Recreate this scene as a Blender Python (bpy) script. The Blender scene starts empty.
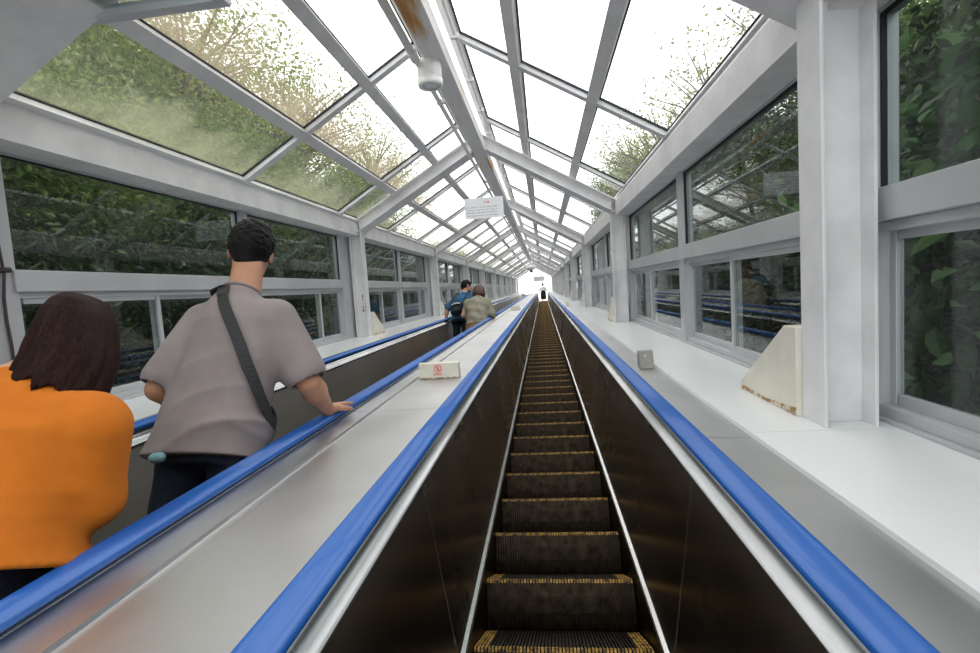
import bpy, math, random
import numpy as np
from mathutils import Matrix, Vector

random.seed(7); rng = np.random.default_rng(7)
C = bpy.context.scene.collection
TH = math.radians(28.0); CT, ST = math.cos(TH), math.sin(TH)
SM = Matrix.Rotation(TH, 4, 'X')            # hill frame (y runs up the incline, z square to it) -> world

def w2s(p): return (p[0], p[1]*CT + p[2]*ST, -p[1]*ST + p[2]*CT)
def s2w(p): return (p[0], p[1]*CT - p[2]*ST, p[1]*ST + p[2]*CT)

# ------------------------------------------------------------------ materials
def mat(name):
    m = bpy.data.materials.new(name); m.use_nodes = True
    nt = m.node_tree; nt.nodes.clear()
    return m, nt, nt.nodes, nt.links

def noise(nt, scale=5, detail=4, rough=.55, coord='Object', stretch=None, dist=0):
    tc = nt.nodes.new('ShaderNodeTexCoord'); n = nt.nodes.new('ShaderNodeTexNoise')
    n.inputs['Scale'].default_value = scale; n.inputs['Detail'].default_value = detail
    n.inputs['Roughness'].default_value = rough; n.inputs['Distortion'].default_value = dist
    if stretch:
        mp = nt.nodes.new('ShaderNodeMapping'); mp.inputs['Scale'].default_value = stretch
        nt.links.new(tc.outputs[coord], mp.inputs['Vector']); nt.links.new(mp.outputs['Vector'], n.inputs['Vector'])
    else:
        nt.links.new(tc.outputs[coord], n.inputs['Vector'])
    return n

def ramp(nt, src, stops):
    r = nt.nodes.new('ShaderNodeValToRGB'); e = r.color_ramp.elements
    while len(e) < len(stops): e.new(.5)
    for el, (p, c) in zip(e, stops):
        el.position = p; el.color = c if len(c) == 4 else (*c, 1)
    nt.links.new(src, r.inputs['Fac'])
    return r

def g3(v): return (v, v, v)

def pbr(name, c1, c2=None, scale=6, lo=.35, hi=.65, rough=.5, rough2=None, metal=0, bump=0, bscale=60, stretch=None, spec=.5, coat=0, detail=4):
    m, nt, N, L = mat(name)
    out = N.new('ShaderNodeOutputMaterial'); b = N.new('ShaderNodeBsdfPrincipled')
    L.new(b.outputs[0], out.inputs[0])
    b.inputs['Metallic'].default_value = metal; b.inputs['Roughness'].default_value = rough
    b.inputs['Specular IOR Level'].default_value = spec; b.inputs['Coat Weight'].default_value = coat
    if c2 is None: b.inputs['Base Color'].default_value = (*c1, 1)
    else:
        n = noise(nt, scale, detail, stretch=stretch)
        r = ramp(nt, n.outputs['Fac'], [(lo, c1), (hi, c2)]); L.new(r.outputs[0], b.inputs['Base Color'])
    if rough2 is not None:
        n2 = noise(nt, scale*.7, 5, stretch=stretch)
        r2 = ramp(nt, n2.outputs['Fac'], [(.3, g3(rough)), (.7, g3(rough2))]); L.new(r2.outputs[0], b.inputs['Roughness'])
    if bump:
        nb = noise(nt, bscale, 5); bp = N.new('ShaderNodeBump'); bp.inputs['Strength'].default_value = bump
        bp.inputs['Distance'].default_value = .004
        L.new(nb.outputs['Fac'], bp.inputs['Height']); L.new(bp.outputs[0], b.inputs['Normal'])
    return m

M = {}
M['paint'] = pbr('white_steel_paint', (.70, .69, .69), (.80, .79, .79), 5, .35, .6, .42, .55, bump=.12, bscale=40)
M['alu'] = pbr('anodised_aluminium', (.52, .525, .54), (.58, .585, .60), 3, rough=.38, rough2=.5, metal=.35)
M['sill'] = pbr('white_laminate', (.75, .765, .765), (.78, .79, .79), 1, rough=.24)
M['box_grey'] = pbr('grey_box_paint', (.30, .28, .25), (.36, .34, .30), 20, rough=.5)
M['cream'] = pbr('cream_sheet', (.70, .66, .55), (.76, .73, .63), 9, rough=.5)
M['rusty_cream'] = pbr('rust_edge', (.34, .17, .05), (.72, .68, .57), 34, .42, .6, rough=.7)
M['rust'] = pbr('rust', (.22, .09, .03), (.42, .2, .06), 60, rough=.8)
M['steel'] = pbr('brushed_stainless', (.46, .46, .465), (.60, .595, .595), 1.6, .3, .7, rough=.34, rough2=.50, metal=1, bump=.04, bscale=6)
M['guide'] = pbr('rail_guide_stainless', (.36, .36, .365), (.46, .46, .46), 2, rough=.26, metal=1)
M['steel_bright'] = pbr('polished_stainless', (.72, .72, .72), rough=.2, metal=1)
M['panel'] = pbr('dark_bronze_stainless', (.24, .20, .165), (.31, .26, .215), 1.6, rough=.22, rough2=.34, metal=1)
M['panel_grey'] = pbr('grey_stainless_panel', (.44, .42, .39), (.55, .53, .49), 1.2, rough=.34, rough2=.46, metal=1, bump=.03, bscale=5)
M['blue'] = pbr('blue_rubber', (.012, .095, .37), (.016, .12, .44), 2, rough=.30, rough2=.36, spec=.6, coat=.35)
M['black'] = pbr('black_rubber', (.012, .012, .012), rough=.6)
M['step'] = pbr('dark_cast_step', (.016, .0125, .009), (.042, .031, .021), 30, rough=.34, rough2=.46, metal=1, spec=.3)
M['cleat'] = pbr('worn_tread_cleat', (.06, .055, .05), (.16, .15, .14), 40, rough=.35, metal=.9)
M['yellow'] = pbr('worn_yellow_edge', (.05, .03, .015), (.58, .34, .07), 34, .40, .58, rough=.5, spec=.4)
M['plastic'] = pbr('white_plastic', (.74, .73, .68), (.80, .79, .76), 20, rough=.4)
M['lens'] = pbr('frosted_lens', (.72, .74, .78), rough=.15)
M['sign'] = pbr('white_sign_board', (.83, .83, .83), (.87, .87, .87), 5, rough=.35)
M['ink'] = pbr('grey_ink', (.18, .18, .19), rough=.6)
M['red'] = pbr('red_ink', (.62, .10, .07), rough=.6)
M['pink'] = pbr('pink_sticker', (.80, .60, .52), rough=.5)
M['darkmetal'] = pbr('dark_cable', (.06, .045, .05), rough=.6)
M['bark'] = pbr('bark', (.07, .05, .035), (.17, .13, .10), 12, rough=.9, bump=.5, bscale=30)
M['soil'] = pbr('soil', (.018, .02, .010), (.05, .05, .028), 3, rough=.95, bump=.6, bscale=12)
M['hill'] = pbr('wooded_hill', (.010, .02, .007), (.04, .065, .022), 1.5, rough=.95, bump=1, bscale=6)
M['concrete'] = pbr('concrete', (.30, .29, .28), (.4, .39, .38), 4, rough=.8, bump=.2)
M['skin'] = pbr('skin', (.50, .27, .17), (.58, .33, .22), 14, rough=.5, spec=.35)
M['skin_tan'] = pbr('tan_skin', (.42, .20, .115), (.50, .26, .155), 14, rough=.5, spec=.35)
M['hair_black'] = pbr('black_hair', (.004, .0035, .0035), (.012, .010, .0095), 90, rough=.55, bump=.4, bscale=160, stretch=(6, 6, 1), spec=.12)
M['hair_brown'] = pbr('dark_brown_hair', (.008, .0035, .003), (.026, .009, .007), 40, .35, .65, rough=.5, bump=.3, bscale=120, stretch=(5, 5, .5), spec=.06)
M['hair_red'] = pbr('reddish_hair', (.05, .018, .012), (.10, .035, .02), 60, rough=.45, stretch=(6, 6, .8))
M['orange'] = pbr('orange_knit', (.50, .135, .010), (.57, .165, .014), 9, rough=.8, bump=.25, bscale=420, spec=.2)
M['grey_tee'] = pbr('mauve_grey_cotton', (.245, .205, .20), (.285, .242, .235), 9, rough=.85, bump=.2, bscale=420, spec=.2)
M['navy'] = pbr('navy_denim', (.006, .009, .018), (.014, .018, .03), 120, rough=.8, bump=.2, bscale=300, spec=.2)
M['strap'] = pbr('black_webbing', (.012, .012, .013), (.022, .022, .023), 150, rough=.7)
M['teal'] = pbr('pale_teal_case', (.16, .33, .36), (.24, .42, .44), 30, rough=.4)
M['shoe'] = pbr('dark_shoe', (.03, .03, .035), (.06, .06, .065), 40, rough=.6)
M['blue_shirt'] = pbr('blue_shirt', (.035, .115, .22), (.05, .15, .27), 20, rough=.8, spec=.2)
M['white_cloth'] = pbr('white_cloth', (.72, .72, .72), rough=.8)
M['khaki'] = pbr('khaki_jacket', (.25, .235, .17), (.32, .30, .23), 16, rough=.85, spec=.2)
M['brown_cloth'] = pbr('brown_cloth', (.21, .115, .05), (.27, .15, .07), 16, rough=.85, spec=.2)
M['eye'] = pbr('eye', (.75, .74, .72), rough=.2)
M['lip'] = pbr('lips', (.36, .13, .10), rough=.5)

def glass_mat(name, tint, refl=.05, dirt=None, dlo=.45, dhi=.75, dmax=.6, dscale=1.4, dcol=(.40, .35, .25), dmin=.02, fres=.9, grad=None):
    m, nt, N, L = mat(name)
    out = N.new('ShaderNodeOutputMaterial'); tr = N.new('ShaderNodeBsdfTransparent'); tr.inputs[0].default_value = (*tint, 1)
    gl = N.new('ShaderNodeBsdfGlossy'); gl.inputs['Roughness'].default_value = .015; gl.inputs['Color'].default_value = (.95, .97, 1, 1)
    lw = N.new('ShaderNodeLayerWeight'); lw.inputs['Blend'].default_value = .5
    pw = N.new('ShaderNodeMath'); pw.operation = 'POWER'; pw.inputs[1].default_value = 5
    L.new(lw.outputs['Facing'], pw.inputs[0])
    ma = N.new('ShaderNodeMath'); ma.operation = 'MULTIPLY_ADD'; ma.inputs[1].default_value = fres; ma.inputs[2].default_value = refl
    L.new(pw.outputs[0], ma.inputs[0])
    mx = N.new('ShaderNodeMixShader'); L.new(ma.outputs[0], mx.inputs[0]); L.new(tr.outputs[0], mx.inputs[1]); L.new(gl.outputs[0], mx.inputs[2])
    last = mx
    if dirt:
        df = N.new('ShaderNodeBsdfDiffuse'); df.inputs[0].default_value = (*dcol, 1)
        tl = N.new('ShaderNodeBsdfTranslucent'); tl.inputs[0].default_value = (*dcol, 1)
        ad = N.new('ShaderNodeMixShader'); ad.inputs[0].default_value = .6
        L.new(df.outputs[0], ad.inputs[1]); L.new(tl.outputs[0], ad.inputs[2])
        n = noise(nt, dscale, 8, .68)
        src = n.outputs['Fac']
        if grad:
            tc = N.new('ShaderNodeTexCoord'); sp = N.new('ShaderNodeSeparateXYZ'); L.new(tc.outputs['Object'], sp.inputs[0])
            mr = N.new('ShaderNodeMapRange'); mr.inputs['From Min'].default_value = grad[0]; mr.inputs['From Max'].default_value = grad[1]
            mr.inputs['To Min'].default_value = 0; mr.inputs['To Max'].default_value = grad[2]; L.new(sp.outputs['X'], mr.inputs['Value'])
            pz = N.new('ShaderNodeMath'); pz.operation = 'ADD'; L.new(src, pz.inputs[0]); L.new(mr.outputs[0], pz.inputs[1]); src = pz.outputs[0]
        r = ramp(nt, src, [(dlo, g3(dmin)), (dhi, g3(dmax))])
        m2 = N.new('ShaderNodeMixShader'); L.new(r.outputs[0], m2.inputs[0]); L.new(last.outputs[0], m2.inputs[1]); L.new(ad.outputs[0], m2.inputs[2])
        last = m2
    L.new(last.outputs[0], out.inputs[0])
    return m
M['glass'] = glass_mat('window_glass', (.77, .81, .79), .045, True, .55, .9, .07, 1.1, (.35, .37, .33))
M['roof_glass'] = glass_mat('roof_glass', (.99, .99, .99), .012, True, .62, .85, .10, 1.2, (.5, .48, .42), .0, .35)
M['roof_glass_mid'] = glass_mat('dusty_roof_glass', (.96, .965, .95), .02, True, .60, 1.0, .55, 2.2, (.60, .50, .38), .035, .35, (-1.3, -1.70, .30))
M['roof_glass_dirty'] = glass_mat('dirty_roof_glass', (.95, .96, .94), .02, True, .58, 1.0, .72, 1.6, (.52, .52, .36), .06, .35, (-1.85, -2.24, .34))
M['roof_glass_right'] = glass_mat('right_roof_glass', (.97, .975, .97), .02, True, .48, .8, .26, 1.1, (.6, .59, .52), .05, .35)

def leaf_mat(name, c1, c2, c3, tr=.3):
    m, nt, N, L = mat(name)
    out = N.new('ShaderNodeOutputMaterial'); ge = N.new('ShaderNodeNewGeometry')
    r = ramp(nt, ge.outputs['Random Per Island'], [(0, c1), (.6, c2), (1, c3)])
    b = N.new('ShaderNodeBsdfPrincipled'); b.inputs['Roughness'].default_value = .45; b.inputs['Specular IOR Level'].default_value = .4
    tl = N.new('ShaderNodeBsdfTranslucent'); mx = N.new('ShaderNodeMixShader'); mx.inputs[0].default_value = tr
    L.new(r.outputs[0], b.inputs['Base Color']); L.new(r.outputs[0], tl.inputs[0])
    L.new(b.outputs[0], mx.inputs[1]); L.new(tl.outputs[0], mx.inputs[2]); L.new(mx.outputs[0], out.inputs[0])
    return m
M['leaf'] = leaf_mat('tree_leaf', (.05, .09, .02), (.12, .19, .045), (.26, .32, .10), .5)
M['leaf_overexposed'] = leaf_mat('overexposed_leaf', (.16, .20, .07), (.28, .33, .13), (.42, .44, .22), .55)  # overexposure against the sky is mixed into this lighter leaf colour
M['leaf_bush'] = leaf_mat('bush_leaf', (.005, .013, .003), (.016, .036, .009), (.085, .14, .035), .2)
M['leaf_big'] = leaf_mat('broad_leaf', (.03, .09, .02), (.06, .16, .03), (.16, .26, .10), .3)
M['leaf_orange'] = leaf_mat('orange_leaf', (.5, .12, .03), (.6, .18, .05), (.6, .2, .06), .3)

# ------------------------------------------------------------------ object helpers
def link(o, parent=None):
    C.objects.link(o)
    if parent is not None: o.parent = parent
    return o

def tag(o, label=None, cat=None, group=None, kind=None):
    if label: o['label'] = label
    if cat: o['category'] = cat
    if group: o['group'] = group
    if kind: o['kind'] = kind
    return o

def empty(name, loc=(0, 0, 0), slope=True, rot=None):
    o = bpy.data.objects.new(name, None); o.empty_display_size = .1
    C.objects.link(o)
    mw = (SM @ Matrix.Translation(loc)) if slope else Matrix.Translation(loc)
    if rot is not None: mw = mw @ rot
    o.matrix_world = mw
    return o

class MB:
    def __init__(s): s.v = []; s.f = []; s.m = []; s.sm = []
    def add(s, vs, fs, m=0, smooth=False):
        b = len(s.v); s.v += [tuple(map(float, v)) for v in vs]
        for f in fs: s.f.append(tuple(b + i for i in f)); s.m.append(m); s.sm.append(smooth)
        return s
    def box(s, x0, x1, y0, y1, z0, z1, m=0):
        vs = [(x, y, z) for x in (x0, x1) for y in (y0, y1) for z in (z0, z1)]
        return s.add(vs, [(0, 1, 3, 2), (4, 6, 7, 5), (0, 4, 5, 1), (2, 3, 7, 6), (0, 2, 6, 4), (1, 5, 7, 3)], m)
    def prism(s, poly, axis, a0, a1, m=0, smooth=False):
        # poly: 2-D outline; axis 'y': poly=(x,z); axis 'x': poly=(y,z); axis 'z': poly=(x,y)
        n = len(poly)
        def P(p, a): return {'y': (p[0], a, p[1]), 'x': (a, p[0], p[1]), 'z': (p[0], p[1], a)}[axis]
        vs = [P(p, a0) for p in poly] + [P(p, a1) for p in poly]
        b = len(s.v); s.v += vs
        for i in range(n):
            j = (i + 1) % n; s.f.append((b+i, b+j, b+n+j, b+n+i)); s.m.append(m); s.sm.append(smooth)
        s.f.append(tuple(b + i for i in reversed(range(n)))); s.m.append(m); s.sm.append(False)
        s.f.append(tuple(b + n + i for i in range(n))); s.m.append(m); s.sm.append(False)
        return s
    def sweep(s, poly, path, m=0, smooth=True):
        # poly (x, n) swept along path [(y, z, ny, nz)]
        n = len(poly); b = len(s.v)
        for (y, z, ny, nz) in path:
            for (x, h) in poly: s.v.append((x, y + ny*h, z + nz*h))
        for k in range(len(path) - 1):
            for i in range(n):
                j = (i + 1) % n
                s.f.append((b+k*n+i, b+k*n+j, b+(k+1)*n+j, b+(k+1)*n+i)); s.m.append(m); s.sm.append(smooth)
        e = b + (len(path)-1)*n
        s.f.append(tuple(b + i for i in reversed(range(n)))); s.m.append(m); s.sm.append(False)
        s.f.append(tuple(e + i for i in range(n))); s.m.append(m); s.sm.append(False)
        return s
    def tube(s, pts, r, seg=10, m=0):
        pts = [Vector(p) for p in pts]; rs = r if isinstance(r, (list, tuple)) else [r]*len(pts)
        b = len(s.v); up = None
        for k, p in enumerate(pts):
            t = (pts[min(k+1, len(pts)-1)] - pts[max(k-1, 0)]).normalized()
            if up is None:
                up = Vector((0, 0, 1)) if abs(t.z) < .9 else Vector((1, 0, 0))
            u = t.cross(up).normalized(); w = u.cross(t).normalized(); up = w
            for i in range(seg):
                a = 2*math.pi*i/seg; s.v.append(tuple(p + u*math.cos(a)*rs[k] + w*math.sin(a)*rs[k]))
        for k in range(len(pts)-1):
            for i in range(seg):
                j = (i+1) % seg; s.f.append((b+k*seg+i, b+k*seg+j, b+(k+1)*seg+j, b+(k+1)*seg+i)); s.m.append(m); s.sm.append(True)
        s.f.append(tuple(b+i for i in reversed(range(seg)))); s.m.append(m); s.sm.append(False)
        e = b+(len(pts)-1)*seg; s.f.append(tuple(e+i for i in range(seg))); s.m.append(m); s.sm.append(False)
        return s
    def lathe(s, prof, c=(0, 0, 0), seg=24, m=0):
        b = len(s.v); n = len(prof)
        for (r, z) in prof:
            for i in range(seg):
                a = 2*math.pi*i/seg; s.v.append((c[0]+r*math.cos(a), c[1]+r*math.sin(a), c[2]+z))
        for k in range(n-1):
            for i in range(seg):
                j = (i+1) % seg; s.f.append((b+k*seg+i, b+k*seg+j, b+(k+1)*seg+j, b+(k+1)*seg+i)); s.m.append(m); s.sm.append(True)
        s.f.append(tuple(b+i for i in reversed(range(seg)))); s.m.append(m); s.sm.append(False)
        s.f.append(tuple(b+(n-1)*seg+i for i in range(seg))); s.m.append(m); s.sm.append(False)
        return s
    def mesh(s, name, mats):
        me = bpy.data.meshes.new(name); me.from_pydata(s.v, [], s.f)
        for m in (mats if isinstance(mats, (list, tuple)) else [mats]): me.materials.append(M[m] if isinstance(m, str) else m)
        me.polygons.foreach_set('material_index', s.m); me.polygons.foreach_set('use_smooth', s.sm)
        me.update(); import bmesh as bm_
        bm = bm_.new(); bm.from_mesh(me); bm_.ops.recalc_face_normals(bm, faces=bm.faces); bm.to_mesh(me); bm.free()
        return me
    def build(s, name, mats, parent=None, bevel=0):
        o = bpy.data.objects.new(name, s.mesh(name, mats)); link(o, parent)
        if parent is None: o.matrix_world = SM
        if bevel:
            b = o.modifiers.new('edge', 'BEVEL'); b.width = bevel; b.segments = 2; b.limit_method = 'ANGLE'; b.angle_limit = math.radians(50)
        return o

def dup(root, mw, label=None, group=None):
    r = root.copy(); C.objects.link(r); r.matrix_world = mw
    if label: r['label'] = label
    if group: r['group'] = group
    for ch in list(root.children):
        c = ch.copy(); C.objects.link(c); c.parent = r
        for g in ch.children:
            d = g.copy(); C.objects.link(d); d.parent = c
    return r

# ------------------------------------------------------------------ layout numbers (hill frame, camera at the origin)
Y0, Y1 = -3.2, 39.6            # the escalators' incline
PITCH = .3845; RUN = PITCH*CT; RISE = PITCH*ST
XC = -.65                      # ridge line
XR, XL = 1.06, -2.405          # glass planes
F0, BAY = 1.642, 4.33          # portal frames
FY = [F0 + BAY*k for k in range(-1, 11)]
YEND = FY[-1]
SZ = -.49                      # sill level
ESC = (0.0, -1.334)

# ------------------------------------------------------------------ escalators
def rail_path(newel=True):
    p = [(Y0, 0., 0., 1.), (Y1, 0., 0., 1.)]
    n = 6; R = 1.2
    cy, cz = Y1, -R
    for i in range(1, n+1):
        a = TH*i/n; p.append((cy + R*math.sin(a), cz + R*math.cos(a), math.sin(a), math.cos(a)))
    y, z, ny, nz = p[-1]; p.append((y + CT*1.4, z - ST*1.4, ny, nz))
    return p
PATH = rail_path()

def shell(poly, off=0):                       # sweep helper: poly heights are z values in the hill frame
    return poly

def step_meshes():
    N = 50; W = .592; pw = W/N; rw = pw*.56
    prof = [(RUN, 0), (.006, 0), (.0015, -.004), (0, -.012), (.002, -.06), (.008, -.12), (.020, -RISE-.012)]
    b = MB()
    # body: grooves recessed
    body = [(y + (.007 if i > 1 else 0), z - (.009 if i <= 2 else 0)) for i, (y, z) in enumerate(prof)]
    body += [(.06, -RISE-.012), (RUN, -.10)]
    b.prism(body, 'x', -W/2, W/2, 0)
    for i in range(N):
        x0 = -W/2 + i*pw; x1 = x0 + rw
        n = len(prof)
        vs = [(x0, y, z) for y, z in prof] + [(x1, y, z) for y, z in prof]
        inn = [(y + (.009 if k > 1 else 0), z - (.011 if k <= 2 else 0)) for k, (y, z) in enumerate(prof)]
        vs += [(x0, y, z) for y, z in inn] + [(x1, y, z) for y, z in inn]
        fs, = [[]]
        for k in range(n-1):
            b.add([vs[k], vs[k+1], vs[n+k+1], vs[n+k]], [(0, 1, 2, 3)], 1 if k == 0 else 0)
            b.add([vs[k], vs[k+1], vs[2*n+k+1], vs[2*n+k]], [(0, 1, 2, 3)], 0)
            b.add([vs[n+k], vs[n+k+1], vs[3*n+k+1], vs[3*n+k]], [(0, 1, 2, 3)], 0)
    e = MB()
    for i in range(N):
        x0 = -W/2 + i*pw; x1 = x0 + rw; h = .0012
        e.box(x0-.0004, x1+.0004, -.0012, .016, -.004, h)
        e.box(x0-.0004, x1+.0004, -.0014, .004, -.013, -.004)
        if min(i, N-1-i) < 4 and i % 1 == 0: e.box(x0-.0004, x1+.0004, .020, RUN-.02, -.004, h)
    return b.mesh('step', ['step', 'cleat']), e.mesh('safety_edge', ['yellow'])
STEP, EDGE = step_meshes()

def make_escalator(xc, label, phase, panel, decks):
    root = empty('escalator', (xc, 0, 0)); tag(root, label, 'escalator')
    for sx in (1, -1):
        q = lambda poly: [(sx*x, z) for x, z in poly]
        MB().sweep(q([(.300, -1.42), (.306, -1.42), (.306, -1.135), (.300, -1.135)]), PATH, 0, False).build('skirt_panel', ['step'], root)
        MB().sweep(q([(.3005, -1.150), (.304, -1.128), (.320, -1.120), (.322, -1.15)]), PATH, 0, False).build('skirt_trim', ['steel_bright'], root)
        # inner panels in lengths with a hairline joint
        y = 1.39 - 2.4*2
        while y < Y1 - .1:
            a, e = max(y, Y0) + .0008, min(y + 2.4, Y1) - .0008
            MB().prism(q([(.3157, -1.13), (.3257, -1.13), (.398, -.5626), (.387, -.5626)]), 'y', a, e).build('side_panel', [panel], root)
            y += 2.4
        for yj in np.arange(1.39 - 2.4, Y1 - 1, 2.4):
            MB().prism(q([(.3150, -1.12), (.3170, -1.12), (.3883, -.566), (.3863, -.566)]), 'y', yj - .0013, yj + .0013).build('joint_strip', ['steel_bright'], root)
        MB().sweep(q([(.320, -1.13), (.330, -1.13), (.398, -.56), (.387, -.56)]), PATH[1:], 0, False).build('side_panel', [panel], root)
        # cap strip under the handrail
        MB().sweep(q([(.3765, -.552), (.3745, -.5475), (.376, -.5445), (.382, -.541), (.392, -.534), (.4035, -.5215), (.406, -.505), (.445, -.503), (.445, -.535), (.41, -.566), (.389, -.566)]), PATH, 0, True).build('handrail_guide', ['guide'], root)
        hp = []
        for a in np.linspace(-.5*math.pi, 1.5*math.pi, 28, endpoint=False):
            c, s = math.cos(a), math.sin(a)
            hp.append((.4205 + .0365*math.copysign(abs(c)**.62, c), -.482 + .0145*math.copysign(abs(s)**.8, s)))
        MB().sweep(q(hp), PATH, 0, True).build('handrail', ['blue'], root)
    for (poly, seam, y_off) in decks:
        y = y_off
        while y < Y1:
            a, e = max(y, Y0), min(y + seam, Y1)
            if e > Y0: MB().prism(poly, 'y', a + .002, e - .002).build('deck_panel', ['steel'], root)
            y += seam
        MB().prism([(x, z - .004) for x, z in poly], 'y', Y0, Y1).build('deck_backing', ['steel_bright'], root)
    MB().box(-.36, .36, Y0, Y1, -1.66, -1.62).build('truss_floor', ['black'], root)
    k = 0
    while True:
        y = phase + PITCH*k; k += 1
        if y > Y1 - .3: break
        s = bpy.data.objects.new('step', STEP); link(s, root)
        s.matrix_local = Matrix.Translation((0, y, -1.195)) @ Matrix.Rotation(-TH, 4, 'X')
        e = bpy.data.objects.new('safety_edge', EDGE); link(e, s)
        e['label'] = 'yellow step edge'
    # landing plate at the head
    lp = MB().box(-.31, .31, 0, 2.4, -.08, 0).build('landing_plate', ['cleat'], root)
    lp.matrix_local = Matrix.Translation((0, phase + PITCH*(k-1), -1.195)) @ Matrix.Rotation(-TH, 4, 'X')
    return root

def slab(x0, x1, z, t=.004): return [(x0, z), (x1, z), (x1, z - t), (x0, z - t)]
deckR = [(.43, -.5015), (.507, -.5015), (.508, -.503), (.6115, -.5035), (.6115, -.512), (.43, -.512)]
deckL1 = [(-.43, -.5015), (-.512, -.5015), (-.513, -.503), (-.768, -.503), (-.768, -.508), (-.43, -.508)]
deckL2 = [(-.768, -.503), (-.770, -.494), (-.784, -.494), (-.787, -.5035), (-.888, -.5035), (-.888, -.509), (-.768, -.509)]
PH = 1.541 - 2*PITCH
esc1 = make_escalator(ESC[0], 'narrow escalator with dark yellow-edged steps running straight ahead, one rider at its far top', PH, 'panel',
                      [(deckR, 2.4, 1.55 - 4.8), (deckL1, 2.4, 2.07 - 4.8), (deckL2, 2.4, 2.07 - 4.8)])
q2 = [(x - .0, z) for x, z in [(-.43, -.5015), (-.52, -.503), (-.526, -.486), (-.532, -.486), (-.532, -.512), (-.43, -.512)]]
esc2 = make_escalator(ESC[1], 'second escalator along the left windows, carrying the two pairs of passengers', .9355 - PITCH*3, 'panel_grey',
                      [(q2, 2.4, -3.0)])

# ------------------------------------------------------------------ setting: sills, lower walls, floor
def struct(o): o['kind'] = 'structure'; return o
for side, x0, x1, nm in ((1, .612, XR + .12, 'right'), (-1, -1.868, XL - .12, 'left')):
    s = empty('sill_' + nm); struct(s)
    ys = [FY[0] - .4] + [f - .09 for f in FY[1:]]
    for a, e in zip(ys[:-1], ys[1:]):
        MB().box(min(x0, x1), max(x0, x1), a + .0015, e - .0015, SZ - .03, SZ).build('sill_board', ['sill'], s)
    MB().box(min(x0, x1), max(x0, x1), ys[0], ys[-1], SZ - .05, SZ - .0305).build('sill_backing', ['black'], s)
    xo = XR if side > 0 else XL
    w = MB().box(min(xo, xo + side*.12), max(xo, xo + side*.12), FY[0], YEND, -2.6, SZ - .051).build('wall_' + nm, ['concrete'])
    struct(w)
struct(MB().box(XL, XR, FY[0], Y1 + .5, -1.9, -1.67).build('floor', ['concrete']))

# ------------------------------------------------------------------ portal frames, eave beams
def hsec(b, axis, A, B, depth, width, up, flange=None):
    """H-section from A to B in the x-z plane at y; up = unit vector (x, z) across the depth."""
    ax, az = A; bx, bz = B; ux, uz = up; t = .011
    for o0, o1, w in ((-depth/2, -depth/2 + t, width), (depth/2 - t, depth/2, width), (-depth/2 + t, depth/2 - t, .009)):
        poly = [(ax+ux*o0, az+uz*o0), (bx+ux*o0, bz+uz*o0), (bx+ux*o1, bz+uz*o1), (ax+ux*o1, az+uz*o1)]
        b.prism(poly, 'y', *((axis - w/2, axis + w/2) if flange is None or w < .05 else flange))
XCOL_R, XCOL_L = .915, -2.268
ZE, ZA = .775, 1.69             # underside of the rafters at the column and at the ridge
def portal(y):
    r = empty('portal_frame', (0, y, 0)); struct(r)
    for xc, s in ((XCOL_R, 1), (XCOL_L, -1)):
        b = MB()
        hsec(b, 0, (xc, SZ), (xc, .93), .155, .13, (1, 0))
        b.box(xc - .074, xc + .074, -.064, .064, .795, .806)           # stiffener plate
        b.build('column', ['paint'], r, .002)
        b = MB()
        d = Vector((XC - (xc - s*.077), ZA - ZE)).normalized(); up = (-d.y*s*-1 if False else (d.y*s), abs(d.x))
        n = Vector((-d.y, d.x));  n = n if n.y > 0 else -n
        A = Vector((xc - s*.02, ZE + .012)) + n*.069; B = Vector((XC, ZA)) + n*.069
        Bx = B + d*((XC - B.x)/d.x)
        hsec(b, 0, tuple(A), tuple(Bx), .138, .13, tuple(n), (-.10, .165))
        b.build('rafter', ['paint'], r, .002)
    MB().box(XC - .02, XC + .02, -.099, .164, ZA + .004, ZA + .15).build('ridge_plate', ['paint'], r)
    return r
P0 = portal(FY[0])
for y in FY[1:]: dup(P0, SM @ Matrix.Translation((0, y, 0)))
def eave(xi, xo, s, nm):
    b = MB(); z0, z1 = .764, .918; t = .012
    lo, hi = min(xi, xo), max(xi, xo)
    b.box(lo, hi, FY[0], YEND, z0, z0 + t)
    b.box(min(xi, xi + s*t), max(xi, xi + s*t), FY[0], YEND, z0 + t, z1)
    b.box(lo, hi, FY[0], YEND, z1 - t + .012, z1 + .012)
    # cover flashing up to the glazing
    b.prism([(xi + s*.0, z1 + .012), (xi + s*.16, z1 + .012), (xi + s*.16, z1 + .03), (xi + s*.02, z1 + .05)], 'y', FY[0], YEND)
    o = b.build('beam_' + nm, ['paint'], None); struct(o)
eave(.893, XR + .02, 1, 'right'); eave(-2.222, XL - .02, -1, 'left')

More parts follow.
